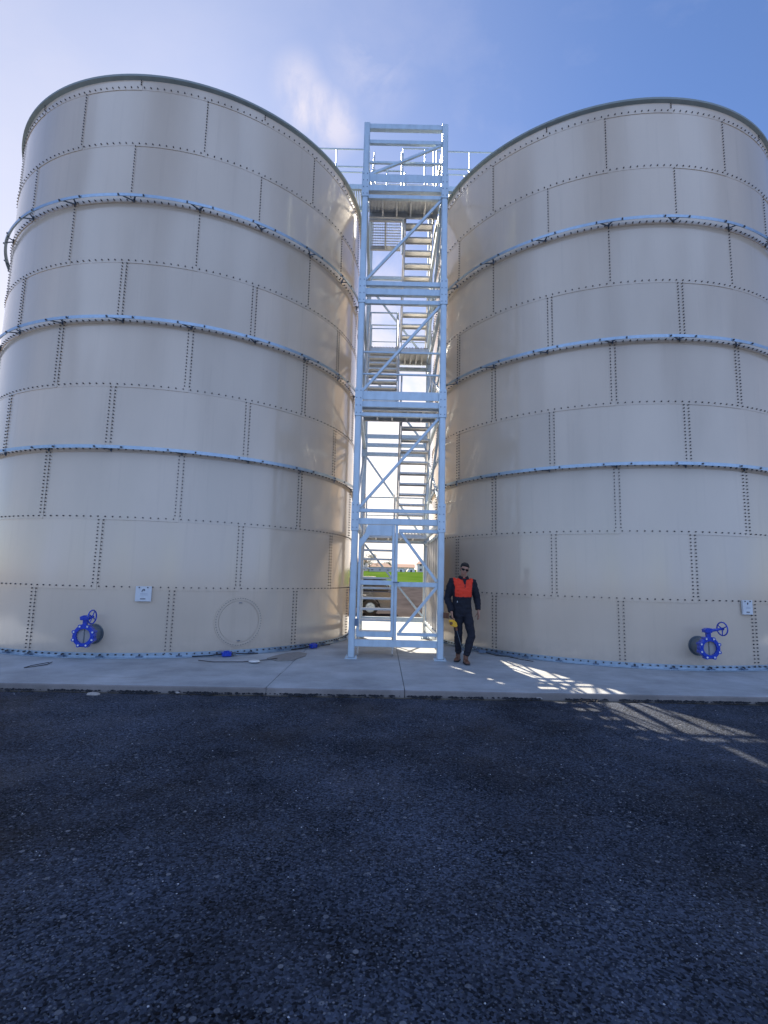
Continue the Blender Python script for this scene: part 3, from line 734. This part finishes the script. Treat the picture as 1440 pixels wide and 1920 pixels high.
# cables lying from the tower along each tank wall
def cable(pts, r=.012, label='', name='cable', matl=M_rub):
    m = MB(); m.tube(pts, r, 6); o = m.build(name, matl)
    return tag(o, label, 'cable', 'thin cables along the tank bases')

# blue clamps and loose bits at the foot of the tanks
def at(a, r, z, base=(-5.26, 13.815)): p = P(a, r, z); return V((p.x+base[0], p.y+base[1], z))
def clamp(a, label):
    c = at(a, R+.20, .045); t = V((cos(a), sin(a), 0)); nrm = V((sin(a), -cos(a), 0)); m = MB()
    root = empty('strap_ratchet', c-V((0, 0, .045)))
    o0 = c-V((0, 0, .045))
    m.bar(c-t*.085-o0, c+t*.085-o0, .10, .085); m.bar(c-t*.05+V((0, 0, .05))-o0, c+t*.05+V((0, 0, .05))-o0, .06, .02)
    m.build('housing', M_blue, root, bevel=.008)
    m = MB(); m.bar(c+t*.085-o0, c+t*.17-o0, .045, .06); m.tube([c+t*.12-nrm*.05-o0, c+t*.12+nrm*.09-o0], .018, 8)
    m.build('ratchet_head', M_pipe, root)
    m = MB(); m.tube([c-t*.085-o0, c-t*.3-V((0, 0, .02))-nrm*.03-o0, c-t*.6-V((0, 0, .02))-nrm*.06-o0], .012, 6)
    m.tube([c+t*.17-o0, c+t*.4-V((0, 0, .02))-nrm*.02-o0, c+t*.62-V((0, 0, .025))-nrm*.05-o0], .010, 6)
    m.build('strap', M_rub, root)
    tag(root, label, 'clamp', 'blue clamps at the foot of the left tank')
def az_of(px, py):
    u = pdir(px, py); t = (.0-EYE)/u[2]; x, y = u[0]*t+5.26, u[1]*t-13.815
    return math.atan2(x, -y)
clamp(az_of(434, 1236), 'blue strap clamp at the left tank base below the round manway cover')
clamp(az_of(593, 1216), 'blue strap clamp at the left tank base nearest the stair tower foot')
def gpt(px, py, z):
    u = pdir(px, py); t = (z-EYE)/u[2]; return V((u[0]*t, u[1]*t, z))
m = MB(); c = gpt(477, 1240, .02)
m.lathe([(.001, -.018), (.07, -.014), (.10, 0), (.085, .014), (.001, .022)], (0, 0, 0), (0, 0, 1), 20, closed=False)
tag(m.build('pipe_cap', mat('white_plastic', (.72, .72, .70), .4), loc=c), 'small white round cap lying on the concrete by the left tank', 'cap')
# drain recess patch with half-round joint former
m = MB(); pts = [gpt(x, y, .004) for x, y in ((500, 1234), (520, 1239), (548, 1238), (562, 1233), (572, 1230), (575, 1225), (560, 1222), (540, 1224), (520, 1228))]
m.poly([V(p)-V((0, 0, .010)) for p in pts], (0, 0, .012))
tag(m.build('floor_patch', mat('patch_mortar', (.22, .21, .20), .9, var=.2, vscale=20)), 'dark grey mortar patch in the concrete at the left tank base', 'patch')
cable([gpt(x, y, .012) for x, y in ((372, 1238), (400, 1241), (455, 1241), (500, 1237), (520, 1234))], .007, 'black cable along the left tank base beside the lower blue clamp')
cable([gpt(x, y, .012) for x, y in ((905, 1222), (930, 1229), (952, 1231), (975, 1236), (1000, 1240))], .008, 'black cable along the right tank base beside the walking man')
cable([gpt(x, y, .008) for x, y in ((98, 1241), (88, 1246), (62, 1250), (45, 1252), (58, 1248), (92, 1242))], .006, 'thin dark cable end lying on the concrete at the far left')
m = MB(); c = gpt(900, 1225, .0)
m.tube([V((-.35, .22, .04)), V((-.1, .1, .12)), V((.05, .02, .03)), V((.2, -.08, .05)), V((.36, -.17, .02))], .014, 6)
m.bar((-.02, 0, .05), (.12, -.05, .05), .07, .06); m.bar((.5, -.25, .035), (.72, -.33, .02), .08, .03)
tag(m.build('earthing_strap', M_gdark, loc=c), 'dark metal strap and fittings lying beside the right tank base', 'strap')
# pale stones and scraps on the kerb lip
k = 0
M_stone = mat('pale_stone', (.36, .33, .31), .8, var=.2, vscale=30)
for px, py, s_ in ((175, 1303, .05), (305, 1296, .03), (332, 1299, .022), (398, 1299, .02), (1010, 1310, .03)):
    c = gpt(px, py, G); m = MB(); n = 10; vs = []
    for i_ in range(4):
        for q in range(n):
            rr = s_*(1, 1.05, .8, .35)[i_]*(1+.25*noise.noise(V((q*.9+k*7, i_, 0)))); vs.append((rr*1.7*cos(2*pi*q/n), rr*sin(2*pi*q/n), s_*(-.1, .25, .55, .7)[i_]))
    m.add(vs, [(i_*n+q, i_*n+(q+1) % n, (i_+1)*n+(q+1) % n, (i_+1)*n+q) for i_ in range(3) for q in range(n)]+[list(range(3*n, 4*n))])
    wh = ('flat pale stone on the asphalt at the far left', 'pale stone against the concrete edge, left of centre', 'small pale chip just right of the larger stone at the concrete edge',
          'tiny pale stone at the concrete edge below the manway cover', 'pale stone at the concrete edge below the light streaks')[k]
    tag(m.build('stone', M_stone, loc=c), wh, 'stone', 'loose stones along the concrete edge'); k += 1

# ------------------------------------------------------------------ background
M_car = mat('car_paint', (.045, .048, .055), .22, coat=.8)
M_glass = mat('car_glass', (.02, .025, .03), .05)
M_tyre = mat('tyre', (.02, .02, .02), .85)
M_chr = mat('bright_metal', (.7, .7, .7), .25, metal=.9)
M_lamp = mat('tail_lamp', (.35, .02, .02), .25)
car = empty('parked_car', (-1.95, 22.9, G)); car.rotation_euler = (0, 0, radians(6))
tag(car, 'dark grey estate car parked on the yard behind the stair tower', 'car')
side = [(-2.3, .35), (-2.32, .75), (-2.1, .95), (-1.25, 1.03), (-.55, 1.52), (-.2, 1.60), (1.5, 1.60), (1.98, 1.5), (2.22, 1.02), (2.30, .95), (2.32, .45), (2.2, .32)]
def archpts(cx_, r_, n=8): return [(cx_+r_*cos(pi*k/n), .33+r_*sin(pi*k/n)*1.0) for k in range(n+1)]
bodyp = [(-2.3, .38), (-2.32, .75), (-2.1, .95), (-1.25, 1.03), (2.24, 1.03), (2.31, .95), (2.33, .45), (2.2, .30)] + archpts(1.38, .40) + archpts(-1.42, .40) + [(-2.1, .30)]
m = MB(); m.poly([(x, -.88, z) for x, z in bodyp], (0, 1.76, 0)); bd = m.build('body', M_car, car, bevel=.04)
m = MB()
cab = [(-1.25, 1.03), (-.55, 1.50), (-.2, 1.55), (1.5, 1.55), (1.95, 1.48), (2.2, 1.03)]
m.poly([(x, -.74, z) for x, z in cab], (0, 1.48, 0)); m.build('window_glass', M_glass, car, bevel=.03)
m = MB(); m.poly([(-.45, -.76, 1.54), (1.75, -.76, 1.545), (2.05, -.70, 1.50), (2.05, .70, 1.50), (1.75, .76, 1.545), (-.45, .76, 1.54)], (0, 0, .06)); m.build('roof', M_car, car, bevel=.02)
for x0_, x1_ in ((-.62, -1.3), (.35, .33), (1.42, 1.45), (2.02, 2.24)):
    m = MB(); m.bar((x0_, -.755, 1.53), (x1_, -.80, 1.03), .03, .07); m.bar((x0_, .755, 1.53), (x1_, .80, 1.03), .03, .07); m.build('pillar', M_car, car)
for x_ in (1.38, -1.42):
    for y_ in (-.80, .80):
        s_ = -1 if y_ < 0 else 1
        m = MB(); m.lathe([(.335, -.10), (.345, 0), (.335, .10), (.22, .11), (.22, -.11)], (x_, y_, .345), (0, 1, 0), 28); wh = m.build('wheel', M_tyre, car)
        m = MB(); m.lathe([(.22, 0), (.21, .03), (.19, .0), (.05, .0), (.04, .03), (.001, .03)], (x_, y_+s_*.07, .345), (0, s_, 0), 24, closed=False)
        for q in range(5):
            t = 2*pi*q/5; m.bar((x_, y_+s_*.09, .345), (x_+.2*cos(t), y_+s_*.09, .345+.2*sin(t)), .03, .05, up=(0, 1, 0))
        m.build('rim', M_galv, wh)
for y_ in (-.70, .70):
    m = MB(); m.box(2.26, 2.345, y_-.12, y_+.12, .72, 1.0); m.build('tail_lamp', M_lamp, car, bevel=.02)
m = MB(); m.box(2.2, 2.40, -.84, .84, .40, .60); m.build('bumper', M_tyre, car, bevel=.03)
m = MB(); m.bar((1.0, -.885, .86), (1.2, -.885, .86), .02, .03); m.bar((-.1, -.885, .86), (.1, -.885, .86), .02, .03); m.build('door_handle', M_chr, car)
m = MB(); m.bar((-.2, -.70, 1.64), (1.6, -.70, 1.64), .03, .03); m.bar((-.2, .70, 1.64), (1.6, .70, 1.64), .03, .03); m.build('roof_rail', M_chr, car)

# distant sheds, houses and trees on the skyline
M_wall = mat('house_render', (.66, .60, .54), .8, var=.08, vscale=1)
M_roof = mat('roof_tile', (.34, .20, .15), .8, var=.15, vscale=2)
M_win = mat('window_dark', (.05, .05, .06), .2)
M_film = mat('greenhouse_film', (.80, .79, .76), .4, var=.05)  # film whitened in its colour, standing in for distance haze
def gz(x, y):
    t = min(1, max(0, (y-93)/330)); return G + 8.4*t**1.15 + (.5*noise.noise(V((x*.012, y*.01, 0))))*t
def house(x, y, w_, d_, h_, rh, label, hip=False):
    z = gz(x, y)-.3; r_ = empty('house', (x, y, z))
    m = MB(); m.box(-w_/2, w_/2, -d_/2, d_/2, 0, h_); m.build('wall', M_wall, r_)
    i_ = w_*.22 if hip else 0
    m = MB(); a_, b_ = w_/2+.5, d_/2+.5
    vs = [(-a_, -b_, h_+.01), (a_, -b_, h_+.01), (a_, b_, h_+.01), (-a_, b_, h_+.01), (-a_+i_, 0, h_+rh), (a_-i_, 0, h_+rh)]
    m.add(vs, [(0, 1, 5, 4), (2, 3, 4, 5), (1, 2, 5), (3, 0, 4), (0, 3, 2, 1)]); m.build('roof', M_roof, r_)
    k_ = int(w_//4)
    for q in range(k_):
        xx = -w_/2+(q+.5)*w_/k_
        for zz in ([.9] if h_ < 4.5 else [.9, 3.7]):
            m = MB(); m.box(xx-.6, xx+.6, -d_/2-.04, -d_/2+.02, zz, zz+1.3); m.build('window', M_win, r_)
    tag(r_, label, 'house', 'houses on the far skyline')
def shed(x, y, w_, label, h_=4.2):
    z = gz(x, y)-.3; m = MB(); n = 14; L_ = 14; vs = []
    for k_ in range(n+1):
        t = pi*k_/n
        vs += [(-w_/2*cos(t), 0, h_*sin(t)), (-w_/2*cos(t), L_, h_*sin(t))]
    m.add(vs, [(2*k_, 2*k_+1, 2*k_+3, 2*k_+2) for k_ in range(n)], 0, True); m.add(vs[0::2], [list(range(n+1))]); m.add(vs[1::2], [list(range(n+1))])
    r_ = empty('greenhouse', (x, y, z)); m.build('cover', M_film, r_)
    m = MB()
    for k_ in range(n): 
        p, q = V(vs[2*k_]), V(vs[2*k_+2]); m.bar(p+V((0, -.06, 0)), q+V((0, -.06, 0)), .08, .09)
    m.build('end_hoop', M_roof, r_)
    m = MB(); m.box(-.5, .5, -.12, .02, 0, 1.6); m.build('door', M_win, r_)
    tag(r_, label, 'greenhouse', 'arched greenhouses on the far skyline')
YH = 300
shed(10.6, YH, 4.8, 'left of the two small pale arched greenhouses, seen right of the gate post', 2.4); shed(16.6, YH+3, 4.8, 'right of the two small pale arched greenhouses, seen through the tower gate', 2.5)
house(14.5, YH+34, 11, 9, 2.6, 2.2, 'low house with brown tiled roof behind the two arched greenhouses')
house(-1.5, YH-5, 13, 8, 2.8, 2.2, 'low house with brown roof left of the gate post on the skyline', True)
house(-15, YH+10, 12, 9, 5.4, 2.2, 'two storey pale house on the skyline at the left tank edge', True)
house(24.5, YH+12, 8, 8, 5.0, 1.8, 'pale two storey house at the right end of the visible skyline', True)
M_bark = mat('bark', (.12, .09, .07), .9); M_leaf = mat('leaves', (.055, .085, .035), .8, var=.35, vscale=.6)
def tree(x, y, h_, w_, label, seed):
    rnd = random.Random(seed); z = gz(x, y)-.2; r_ = empty('tree', (x, y, z))
    m = MB(); m.tube([(0, 0, 0), (.1, 0, h_*.3), (-.1, .1, h_*.6)], [.28, .2, .1], 8)
    for q in range(6):
        t = q*1.1; m.tube([(0, 0, h_*(.28+.05*q)), (w_*.32*cos(t), w_*.32*sin(t), h_*(.5+.06*q))], [.1, .03], 5)
    m.build('trunk', M_bark, r_)
    m = MB()
    cl = [(rnd.gauss(0, .24)*w_, rnd.gauss(0, .24)*w_, h_*(.62+rnd.uniform(-.25, .3)), rnd.uniform(.10, .2)*w_) for _ in range(20)]
    for (a_, b_, c_, rr) in cl:
        for _ in range(70):
            d = V((rnd.gauss(0, 1), rnd.gauss(0, 1), rnd.gauss(0, 1))).normalized()*rr*rnd.uniform(.5, 1.1); p = V((a_, b_, c_))+d
            u = V((rnd.gauss(0, 1), rnd.gauss(0, 1), rnd.gauss(0, 1))).normalized(); v_ = u.orthogonal().normalized(); s_ = rnd.uniform(.12, .26)
            m.add([p-u*s_, p+v_*s_*.6, p+u*s_, p-v_*s_*.6], [(0, 1, 2, 3)])
    m.build('crown', M_leaf, r_, fix=False)
    tag(r_, label, 'tree', 'trees on the far skyline')
tree(-7.5, 285, 10, 9, 'dark round tree standing left of the houses on the skyline', 1)
tree(2.6, 300, 6, 6, 'small tree beside the brown roofed house on the skyline', 2)
# power line with two poles
for i, (x, y, lb) in enumerate(((-12.6, 190, 'wooden power pole on the skyline beside the left tank edge'), (60, 230, 'far wooden power pole of the line, standing in the field behind the right tank'))):
    r_ = empty('power_pole', (x, y, gz(x, y)-.3)); m = MB(); m.tube([(0, 0, 0), (0, 0, 9.2)], [.17, .12], 10); m.build('pole', M_bark, r_)
    m = MB(); m.bar((-.9, 0, 8.6), (.9, 0, 8.6), .12, .12); m.build('cross_arm', M_bark, r_)
    tag(r_, lb, 'power pole', 'power poles in the field')
m = MB(); A, B = V((-12.6, 190, gz(-12.6, 190)+8.5)), V((60, 230, gz(60, 230)+8.5))
m.tube([A.lerp(B, t/24)-V((0, 0, 2.2*4*(t/24)*(1-t/24))) for t in range(25)], .035, 5)
tag(m.build('power_line', M_rub), 'thin sagging power line crossing the sky behind the tower gate', 'power line')

#PERSON
M_skin = mat('skin', (.38, .20, .135), .5, var=.08, vscale=25)
M_navy = mat('navy_cloth', (.0055, .0068, .015), .85, var=.25, vscale=18, bump=.5, bscale=16)
M_orange = mat('orange_cloth', (.80, .042, .012), .75, var=.08, vscale=12, bump=.5, bscale=14)
M_hair = mat('hair', (.012, .009, .008), .6, var=.2, vscale=60, bump=.6, bscale=120)
M_boot = mat('boot_leather', (.14, .06, .035), .45, var=.2, vscale=30)
M_shade = mat('sunglass_lens', (.006, .006, .007), .08)
def loft(secs, n=20):
    """secs: (centre, rx, ry, xdir) ellipses; closed tube"""
    vs = []; fs = []
    for i, (c, rx, ry, *xd) in enumerate(secs):
        c = V(c); a = V(secs[max(i-1, 0)][0]); b = V(secs[min(i+1, len(secs)-1)][0]); d = (b-a).normalized()
        x = V(xd[0]) if xd else V((1, 0, 0)); x = (x-d*x.dot(d)).normalized(); y = d.cross(x)
        for k in range(n): vs.append(c+x*rx*cos(2*pi*k/n)+y*ry*sin(2*pi*k/n))
    for i in range(len(secs)-1):
        for k in range(n): fs.append((i*n+k, i*n+(k+1) % n, (i+1)*n+(k+1) % n, (i+1)*n+k))
    fs += [tuple(range(n))[::-1], tuple(range((len(secs)-1)*n, len(secs)*n))]
    return vs, fs
def blob(m, c, rx, ry, rz, n=14, rot=None):
    vs = []; c = V(c)
    for i in range(n+1):
        t = pi*i/n
        for k in range(n*2):
            p = V((rx*sin(t)*cos(pi*k/n), ry*sin(t)*sin(pi*k/n), rz*cos(t)))
            vs.append(c+(rot @ p if rot else p))
    w_ = n*2
    m.add(vs, [(i*w_+k, i*w_+(k+1) % w_, (i+1)*w_+(k+1) % w_, (i+1)*w_+k) for i in range(n) for k in range(w_)], 0, True)
def fused(m, name, mats, parent, vox, smooth=3, matfn=None):
    me = bpy.data.meshes.new(name); me.from_pydata([tuple(v) for v in m.v], [], m.f); me.update()
    b = bmesh.new(); b.from_mesh(me); bmesh.ops.remove_doubles(b, verts=b.verts, dist=1e-5); bmesh.ops.recalc_face_normals(b, faces=b.faces); b.to_mesh(me); b.free()
    o = bpy.data.objects.new(name, me); C.objects.link(o)
    r = o.modifiers.new('r', 'REMESH'); r.mode = 'VOXEL'; r.voxel_size = vox; r.use_smooth_shade = True
    sm = o.modifiers.new('s', 'SMOOTH'); sm.iterations = smooth; sm.factor = .5
    ts = bpy.data.scenes.new('t'); ts.collection.objects.link(o); 
    with bpy.context.temp_override(scene=ts, view_layer=ts.view_layers[0]):
        dg = bpy.context.evaluated_depsgraph_get()
    me2 = bpy.data.meshes.new_from_object(o.evaluated_get(dg)); ts.collection.objects.unlink(o); bpy.data.scenes.remove(ts)
    o.modifiers.clear(); o.data = me2; me2.materials.clear()
    for q in mats: me2.materials.append(q)
    for p in me2.polygons:
        p.use_smooth = True; p.material_index = matfn(p.center) if matfn else 0
    if parent: o.parent = parent
    return o
# local frame: origin on the slab between the feet, x to picture right, -y towards the camera
PX, PY = 1.53, 9.97
HX, HZ = .030, 1.745                    # head centre
HR = Matrix.Rotation(radians(-9), 3, 'Y') @ Matrix.Rotation(radians(14), 3, 'X') @ Matrix.Rotation(radians(12), 3, 'Z')
HR = Matrix.Rotation(radians(12), 3, 'Y') @ Matrix.Rotation(radians(12), 3, 'X')
hc = V((HX, -.035, HZ-.03))
def H(p): return hc + HR @ V(p)
b = MB()
def L(m, secs, n=20): m.add(*loft(secs, n), 0, True)
# skull, jaw, neck
blob(b, H((0, .012, .03)), .076, .096, .090, 14, HR)
L(b, [(H((0, -.010, .05)), .068, .088), (H((0, -.018, .0)), .070, .082), (H((0, -.026, -.045)), .062, .068), (H((0, -.036, -.085)), .045, .050), (H((0, -.040, -.112)), .026, .030)])
blob(b, H((0, -.108, -.008)), .013, .016, .026, 8, HR)          # nose
blob(b, H((0, -.115, -.022)), .017, .012, .010, 8, HR)
blob(b, H((0, -.100, -.058)), .026, .010, .007, 8, HR)          # lips
blob(b, H((0, -.085, .035)), .058, .016, .012, 8, HR)           # brow
for s_ in (-1, 1): blob(b, H((s_*.077, .008, -.005)), .010, .020, .032, 8, HR)
L(b, [((HX*.6, .0, 1.50), .066, .062), ((HX*.8, -.002, 1.58), .062, .062), (H((0, -.01, -.06)), .052, .055)])
# torso and limbs under the clothes (slim)
L(b, [((-.005, .01, .86), .13, .09), ((-.005, .01, 1.0), .125, .085), ((0, .01, 1.2), .14, .095), ((.01, .01, 1.43), .15, .09), ((.015, .0, 1.54), .07, .06)])
SHL, ELL, WRL = V((-.195, .02, 1.49)), V((-.282, .045, 1.16)), V((-.215, -.11, .895))
SHR, ELR, WRR = V((.200, .02, 1.485)), V((.285, .06, 1.17)), V((.300, -.02, .935))
for sh_, el_, wr_ in ((SHL, ELL, WRL), (SHR, ELR, WRR)):
    L(b, [(sh_, .045, .045), (el_, .038, .038), (wr_, .026, .020)], 14)
HIL, KNL, ANL = V((-.085, .01, .90)), V((-.080, -.03, .50)), V((-.060, .12, .12))
HIR, KNR, ANR = V((.085, .01, .90)), V((.150, -.13, .50)), V((.034, -.20, .105))
for hi_, kn_, an_ in ((HIL, KNL, ANL), (HIR, KNR, ANR)):
    L(b, [(hi_, .07, .07), (kn_, .05, .05), (an_, .035, .035)], 14)
# hands: palm, four fingers of different length, thumb from the side of the palm
def hand(wr_, d, palm_n, thumb, curls):
    d = V(d).normalized(); nrm = V(palm_n); nrm = (nrm-d*nrm.dot(d)).normalized(); w_ = d.cross(nrm)*thumb      # w_: towards the thumb
    L(b, [(wr_-d*.02, .026, .019, w_), (wr_+d*.02, .032, .017, w_), (wr_+d*.065, .041, .015, w_), (wr_+d*.092, .040, .013, w_)], 14)
    for k, (off, ln) in enumerate(((.030, .070), (.0105, .079), (-.0105, .074), (-.030, .058))):
        p = wr_+d*.088+w_*off; dd = d; pts = [(p-d*.02, .0088, .0088)]; cu = curls
        for j, fr in enumerate((.42, .33, .25)):
            ang = cu*(j+.5)/2
            dd = (d*cos(ang)+nrm*sin(ang)).normalized(); p = p+dd*ln*fr; pts.append((p, .0086-.0008*j, .0086-.0008*j))
        L(b, [(q[0], q[1], q[2], w_) for q in pts], 10)
    p = wr_+d*.025+w_*.026; pts = [(p, .012, .012)]; dd = (d*.7+w_*.65+nrm*.25).normalized()
    for j, ln in enumerate((.038, .032, .026)):
        p = p+dd*ln; pts.append((p, .0105-.001*j, .0105-.001*j)); dd = (dd+nrm*curls*.25+d*.25).normalized()
    L(b, [(q[0], q[1], q[2], nrm) for q in pts], 10)
hand(WRL, (.05, -.42, -.9), (.95, .1, 0), -1, 1.25)
hand(WRR, (.02, -.15, -1), (-.9, -.3, 0), 1, .5)
body = fused(b, 'person', [M_skin], None, .0055, 2)
body.location = (PX, PY, 0)
tag(body, 'walking man in orange and navy coveralls and dark glasses, holding a yellow tool', 'person')
# coverall: loose torso, sleeves, trousers
b = MB()
L(b, [((-.003, .012, .83), .160, .12), ((-.005, .012, .93), .186, .136), ((-.010, .010, 1.03), .184, .134), ((-.008, .008, 1.13), .174, .132), ((-.002, .0, 1.28), .192, .146), ((.006, .004, 1.42), .202, .134),
      ((.012, .012, 1.500), .170, .100), ((.018, .012, 1.548), .100, .080), ((.022, .008, 1.580), .070, .070)], 28)
for s_, sh_, el_, wr_ in ((-1, SHL, ELL, WRL), (1, SHR, ELR, WRR)):
    cuff = el_.lerp(wr_, .90)
    L(b, [(sh_-V((s_*.07, 0, -.005)), .062, .075), (sh_, .074, .082), (sh_.lerp(el_, .35), .076, .078), (sh_.lerp(el_, .8), .070, .070), (el_, .068, .070), (el_.lerp(wr_, .25), .064, .066), (el_.lerp(wr_, .6), .056, .058), (cuff, .050, .050)], 18)
    for q in (.15, .5): blob(b, el_.lerp(wr_, q)+V((0, -.01, 0)), .058, .058, .018, 8)
for s_, hi_, kn_, an_ in ((-1, HIL, KNL, ANL), (1, HIR, KNR, ANR)):
    hem = kn_.lerp(an_, .93)
    L(b, [(hi_+V((0, 0, .06)), .092, .110), (hi_-V((s_*-.004, 0, .04)), .102, .118), (hi_.lerp(kn_, .4), .095, .105), (hi_.lerp(kn_, .8), .078, .088), (kn_, .074, .082), (kn_.lerp(an_, .3), .076, .084), (kn_.lerp(an_, .65), .064, .072), (kn_.lerp(an_, .85), .056, .070), (hem, .050, .066)], 22)
    for q in (.05, .72, .86): blob(b, kn_.lerp(an_, q)+V((0, -.012, 0)), .076-.012*q, .080, .016, 8)
def cov(c):
    x, y, z = c
    if z > 1.20 and z < 1.60:
        lim = .165-.035*max(0, (1.30-z))/.12 if z < 1.30 else .165-.02*max(0, z-1.42)/.06
        if z > 1.555: return 0
        if abs(x-.005) < .160+max(0, z-1.36)*.16: return 1
    return 0
cv = fused(b, 'coverall', [M_navy, M_orange], body, .008, 3, cov)
# fold the cloth a little
def displace(o, fn):
    me = o.data; cs = [v_.co.copy() for v_ in me.vertices]; ns = [v_.normal.copy() for v_ in me.vertices]
    me.vertices.foreach_set('co', [x for p, n_ in zip(cs, ns) for x in (p+n_*fn(p))]); me.update()
displace(cv, lambda p: .011*noise.noise(V((p.x*9, p.y*9, p.z*16)))+.005*noise.noise(V((p.x*28, p.y*28, p.z*30+5))))
# open collar, placket, belt seam
m = MB(); vs = []; n = 24
for k in range(n+1):
    t = -pi/2+.35+(2*pi-.7)*k/n
    for rr, z in ((.068, 1.535), (.076, 1.600), (.094, 1.570), (.100, 1.540)):
        vs.append((.020+rr*cos(t)*1.02, .004+rr*sin(t)*.98, z-.022*(1 if sin(t) < 0 else 0)*abs(sin(t))))
m.add(vs, [(4*k+q, 4*k+q+1, 4*k+5+q, 4*k+4+q) for k in range(n) for q in range(3)], 0, True)
cl = m.build('collar', M_navy, cv); md = cl.modifiers.new('s', 'SOLIDIFY'); md.thickness = .006
m = MB(); m.add([(-.016, -.100, 1.545), (.060, -.100, 1.545), (.042, -.130, 1.45), (.034, -.140, 1.37), (.026, -.140, 1.37), (.010, -.130, 1.45)], [(0, 1, 2, 5), (5, 2, 3, 4)]); pk = m.build('placket', M_navy, cv); md = pk.modifiers.new('s', 'SOLIDIFY'); md.thickness = .012
m = MB(); m.tube([(-.115, -.128, 1.095), (-.113, -.131, 1.125)], .006, 6); m.build('pen', M_white, cv)
# hair, sunglasses
b = MB(); blob(b, H((0, .022, .052)), .084, .098, .080, 14, HR)
L(b, [(H((0, .045, .06)), .082, .070), (H((0, .055, -.02)), .077, .056), (H((0, .06, -.055)), .055, .038)])
blob(b, H((0, -.052, .098)), .060, .040, .026, 10, HR)
hr = fused(b, 'hair', [M_hair], body, .005, 1)
displace(hr, lambda p: .004*noise.noise(p*90))
m = MB()
for s_ in (-1, 1):
    pts = [H((s_*x, y, z)) for x, y, z in ((.006, -.112, .006), (.010, -.112, .028), (.045, -.104, .030), (.068, -.082, .022), (.064, -.084, -.002), (.040, -.104, -.010), (.016, -.112, -.006))]
    m.poly(pts, HR @ V((0, .004, 0)))
    m.bar(H((s_*.068, -.084, .018)), H((s_*.080, .01, .012)), .004, .007)
m.bar(H((-.01, -.113, .020)), H((.01, -.113, .020)), .004, .006)
m.build('sunglasses', M_shade, body)
# boots
for an_, fx, toe in ((ANL, -.03, V((-.35, -.95, 0))), (ANR, .02, V((.05, -1, 0)))):
    b = MB(); toe = toe.normalized(); h_ = V((an_.x, an_.y, 0)); sd_ = toe.cross(V((0, 0, 1)))
    L(b, [(an_+V((0, 0, .06)), .046, .050, sd_), (an_-V((0, 0, .02)), .044, .052, sd_), (h_+V((0, 0, .05)), .042, .060, sd_)], 16)
    L(b, [(h_-toe*.075+V((0, 0, .032)), .030, .030, sd_), (h_-toe*.03+V((0, 0, .045)), .042, .044, sd_), (h_+toe*.06+V((0, 0, .042)), .044, .042, sd_), (h_+toe*.14+V((0, 0, .034)), .050, .034, sd_), (h_+toe*.19+V((0, 0, .028)), .038, .026, sd_), (h_+toe*.205+V((0, 0, .024)), .018, .016, sd_)], 16)
    bt = fused(b, 'boot', [M_boot], body, .006, 1)
    m = MB()
    out_ = [(-.085, .030), (-.06, .040), (.0, .044), (.06, .042), (.12, .052), (.17, .046), (.208, .022)]
    pts = [h_+toe*u_+sd_*v_ for u_, v_ in out_]+[h_+toe*u_-sd_*v_ for u_, v_ in out_[::-1]]
    m.poly([V((p.x, p.y, 0)) for p in pts], (0, 0, .022)); m.build('sole', M_rub, bt)
# the yellow hand tool with its housing and thin rod
hp = WRL+V((.05, -.42, -.9)).normalized()*.085
tl = empty('hand_tool', (PX, PY, 0))
tag(tl, 'yellow hand tool with brown battery housing and long thin rod, held by the man', 'hand tool')
M_yel = mat('yellow_plastic', (.80, .42, .02), .4, var=.06, vscale=20); M_brn = mat('brown_housing', (.16, .055, .018), .45, var=.15, vscale=20)
m = MB(); m.tube([hp+V((-.045, .03, .02)), hp+V((.045, -.01, -.035))], .019, 10); m.build('grip', M_rub, tl)
c = hp+V((-.105, .02, .035)); m = MB(); m.poly([c+V(p) for p in ((-.055, 0, -.055), (.045, 0, -.060), (.050, 0, .040), (-.050, 0, .050))], (0, .10, 0)); m.build('battery_housing', M_brn, tl, bevel=.008)
m = MB()
for dx in (-.03, 0, .03): m.bar(c+V((dx, -.002, -.05)), c+V((dx, -.002, .035)), .006, .006)
m.build('housing_rib', M_rub, tl)
c = hp+V((.035, -.04, -.105))
m = MB(); m.poly([c+V(p) for p in ((-.105, 0, .055), (-.01, 0, .070), (.045, 0, .010), (.065, 0, -.055), (.020, 0, -.075), (-.075, 0, -.045))], (0, .085, 0)); m.build('motor_body', M_yel, tl, bevel=.014)
m = MB(); m.lathe([(.030, -.004), (.030, .004), (.001, .006)], c+V((-.06, -.004, .0)), (0, -1, 0), 16, closed=False); m.build('knob', M_brn, tl)
a_ = c+V((.035, .04, -.07)); e_ = V((.035, -.20, .02))
m = MB(); m.tube([a_, a_.lerp(e_, .10)], .022, 10); m.build('collar_nut', M_brn, tl)
m = MB(); m.tube([a_.lerp(e_, .08), a_.lerp(e_, .72)], .0055, 8); rd = m.build('rod', M_pipe, tl)
m = MB(); m.tube([a_.lerp(e_, .70), a_.lerp(e_, .84)], .011, 8); m.tube([a_.lerp(e_, .84), e_], [.009, .006], 8); m.build('rod_tip', M_chr, rd)
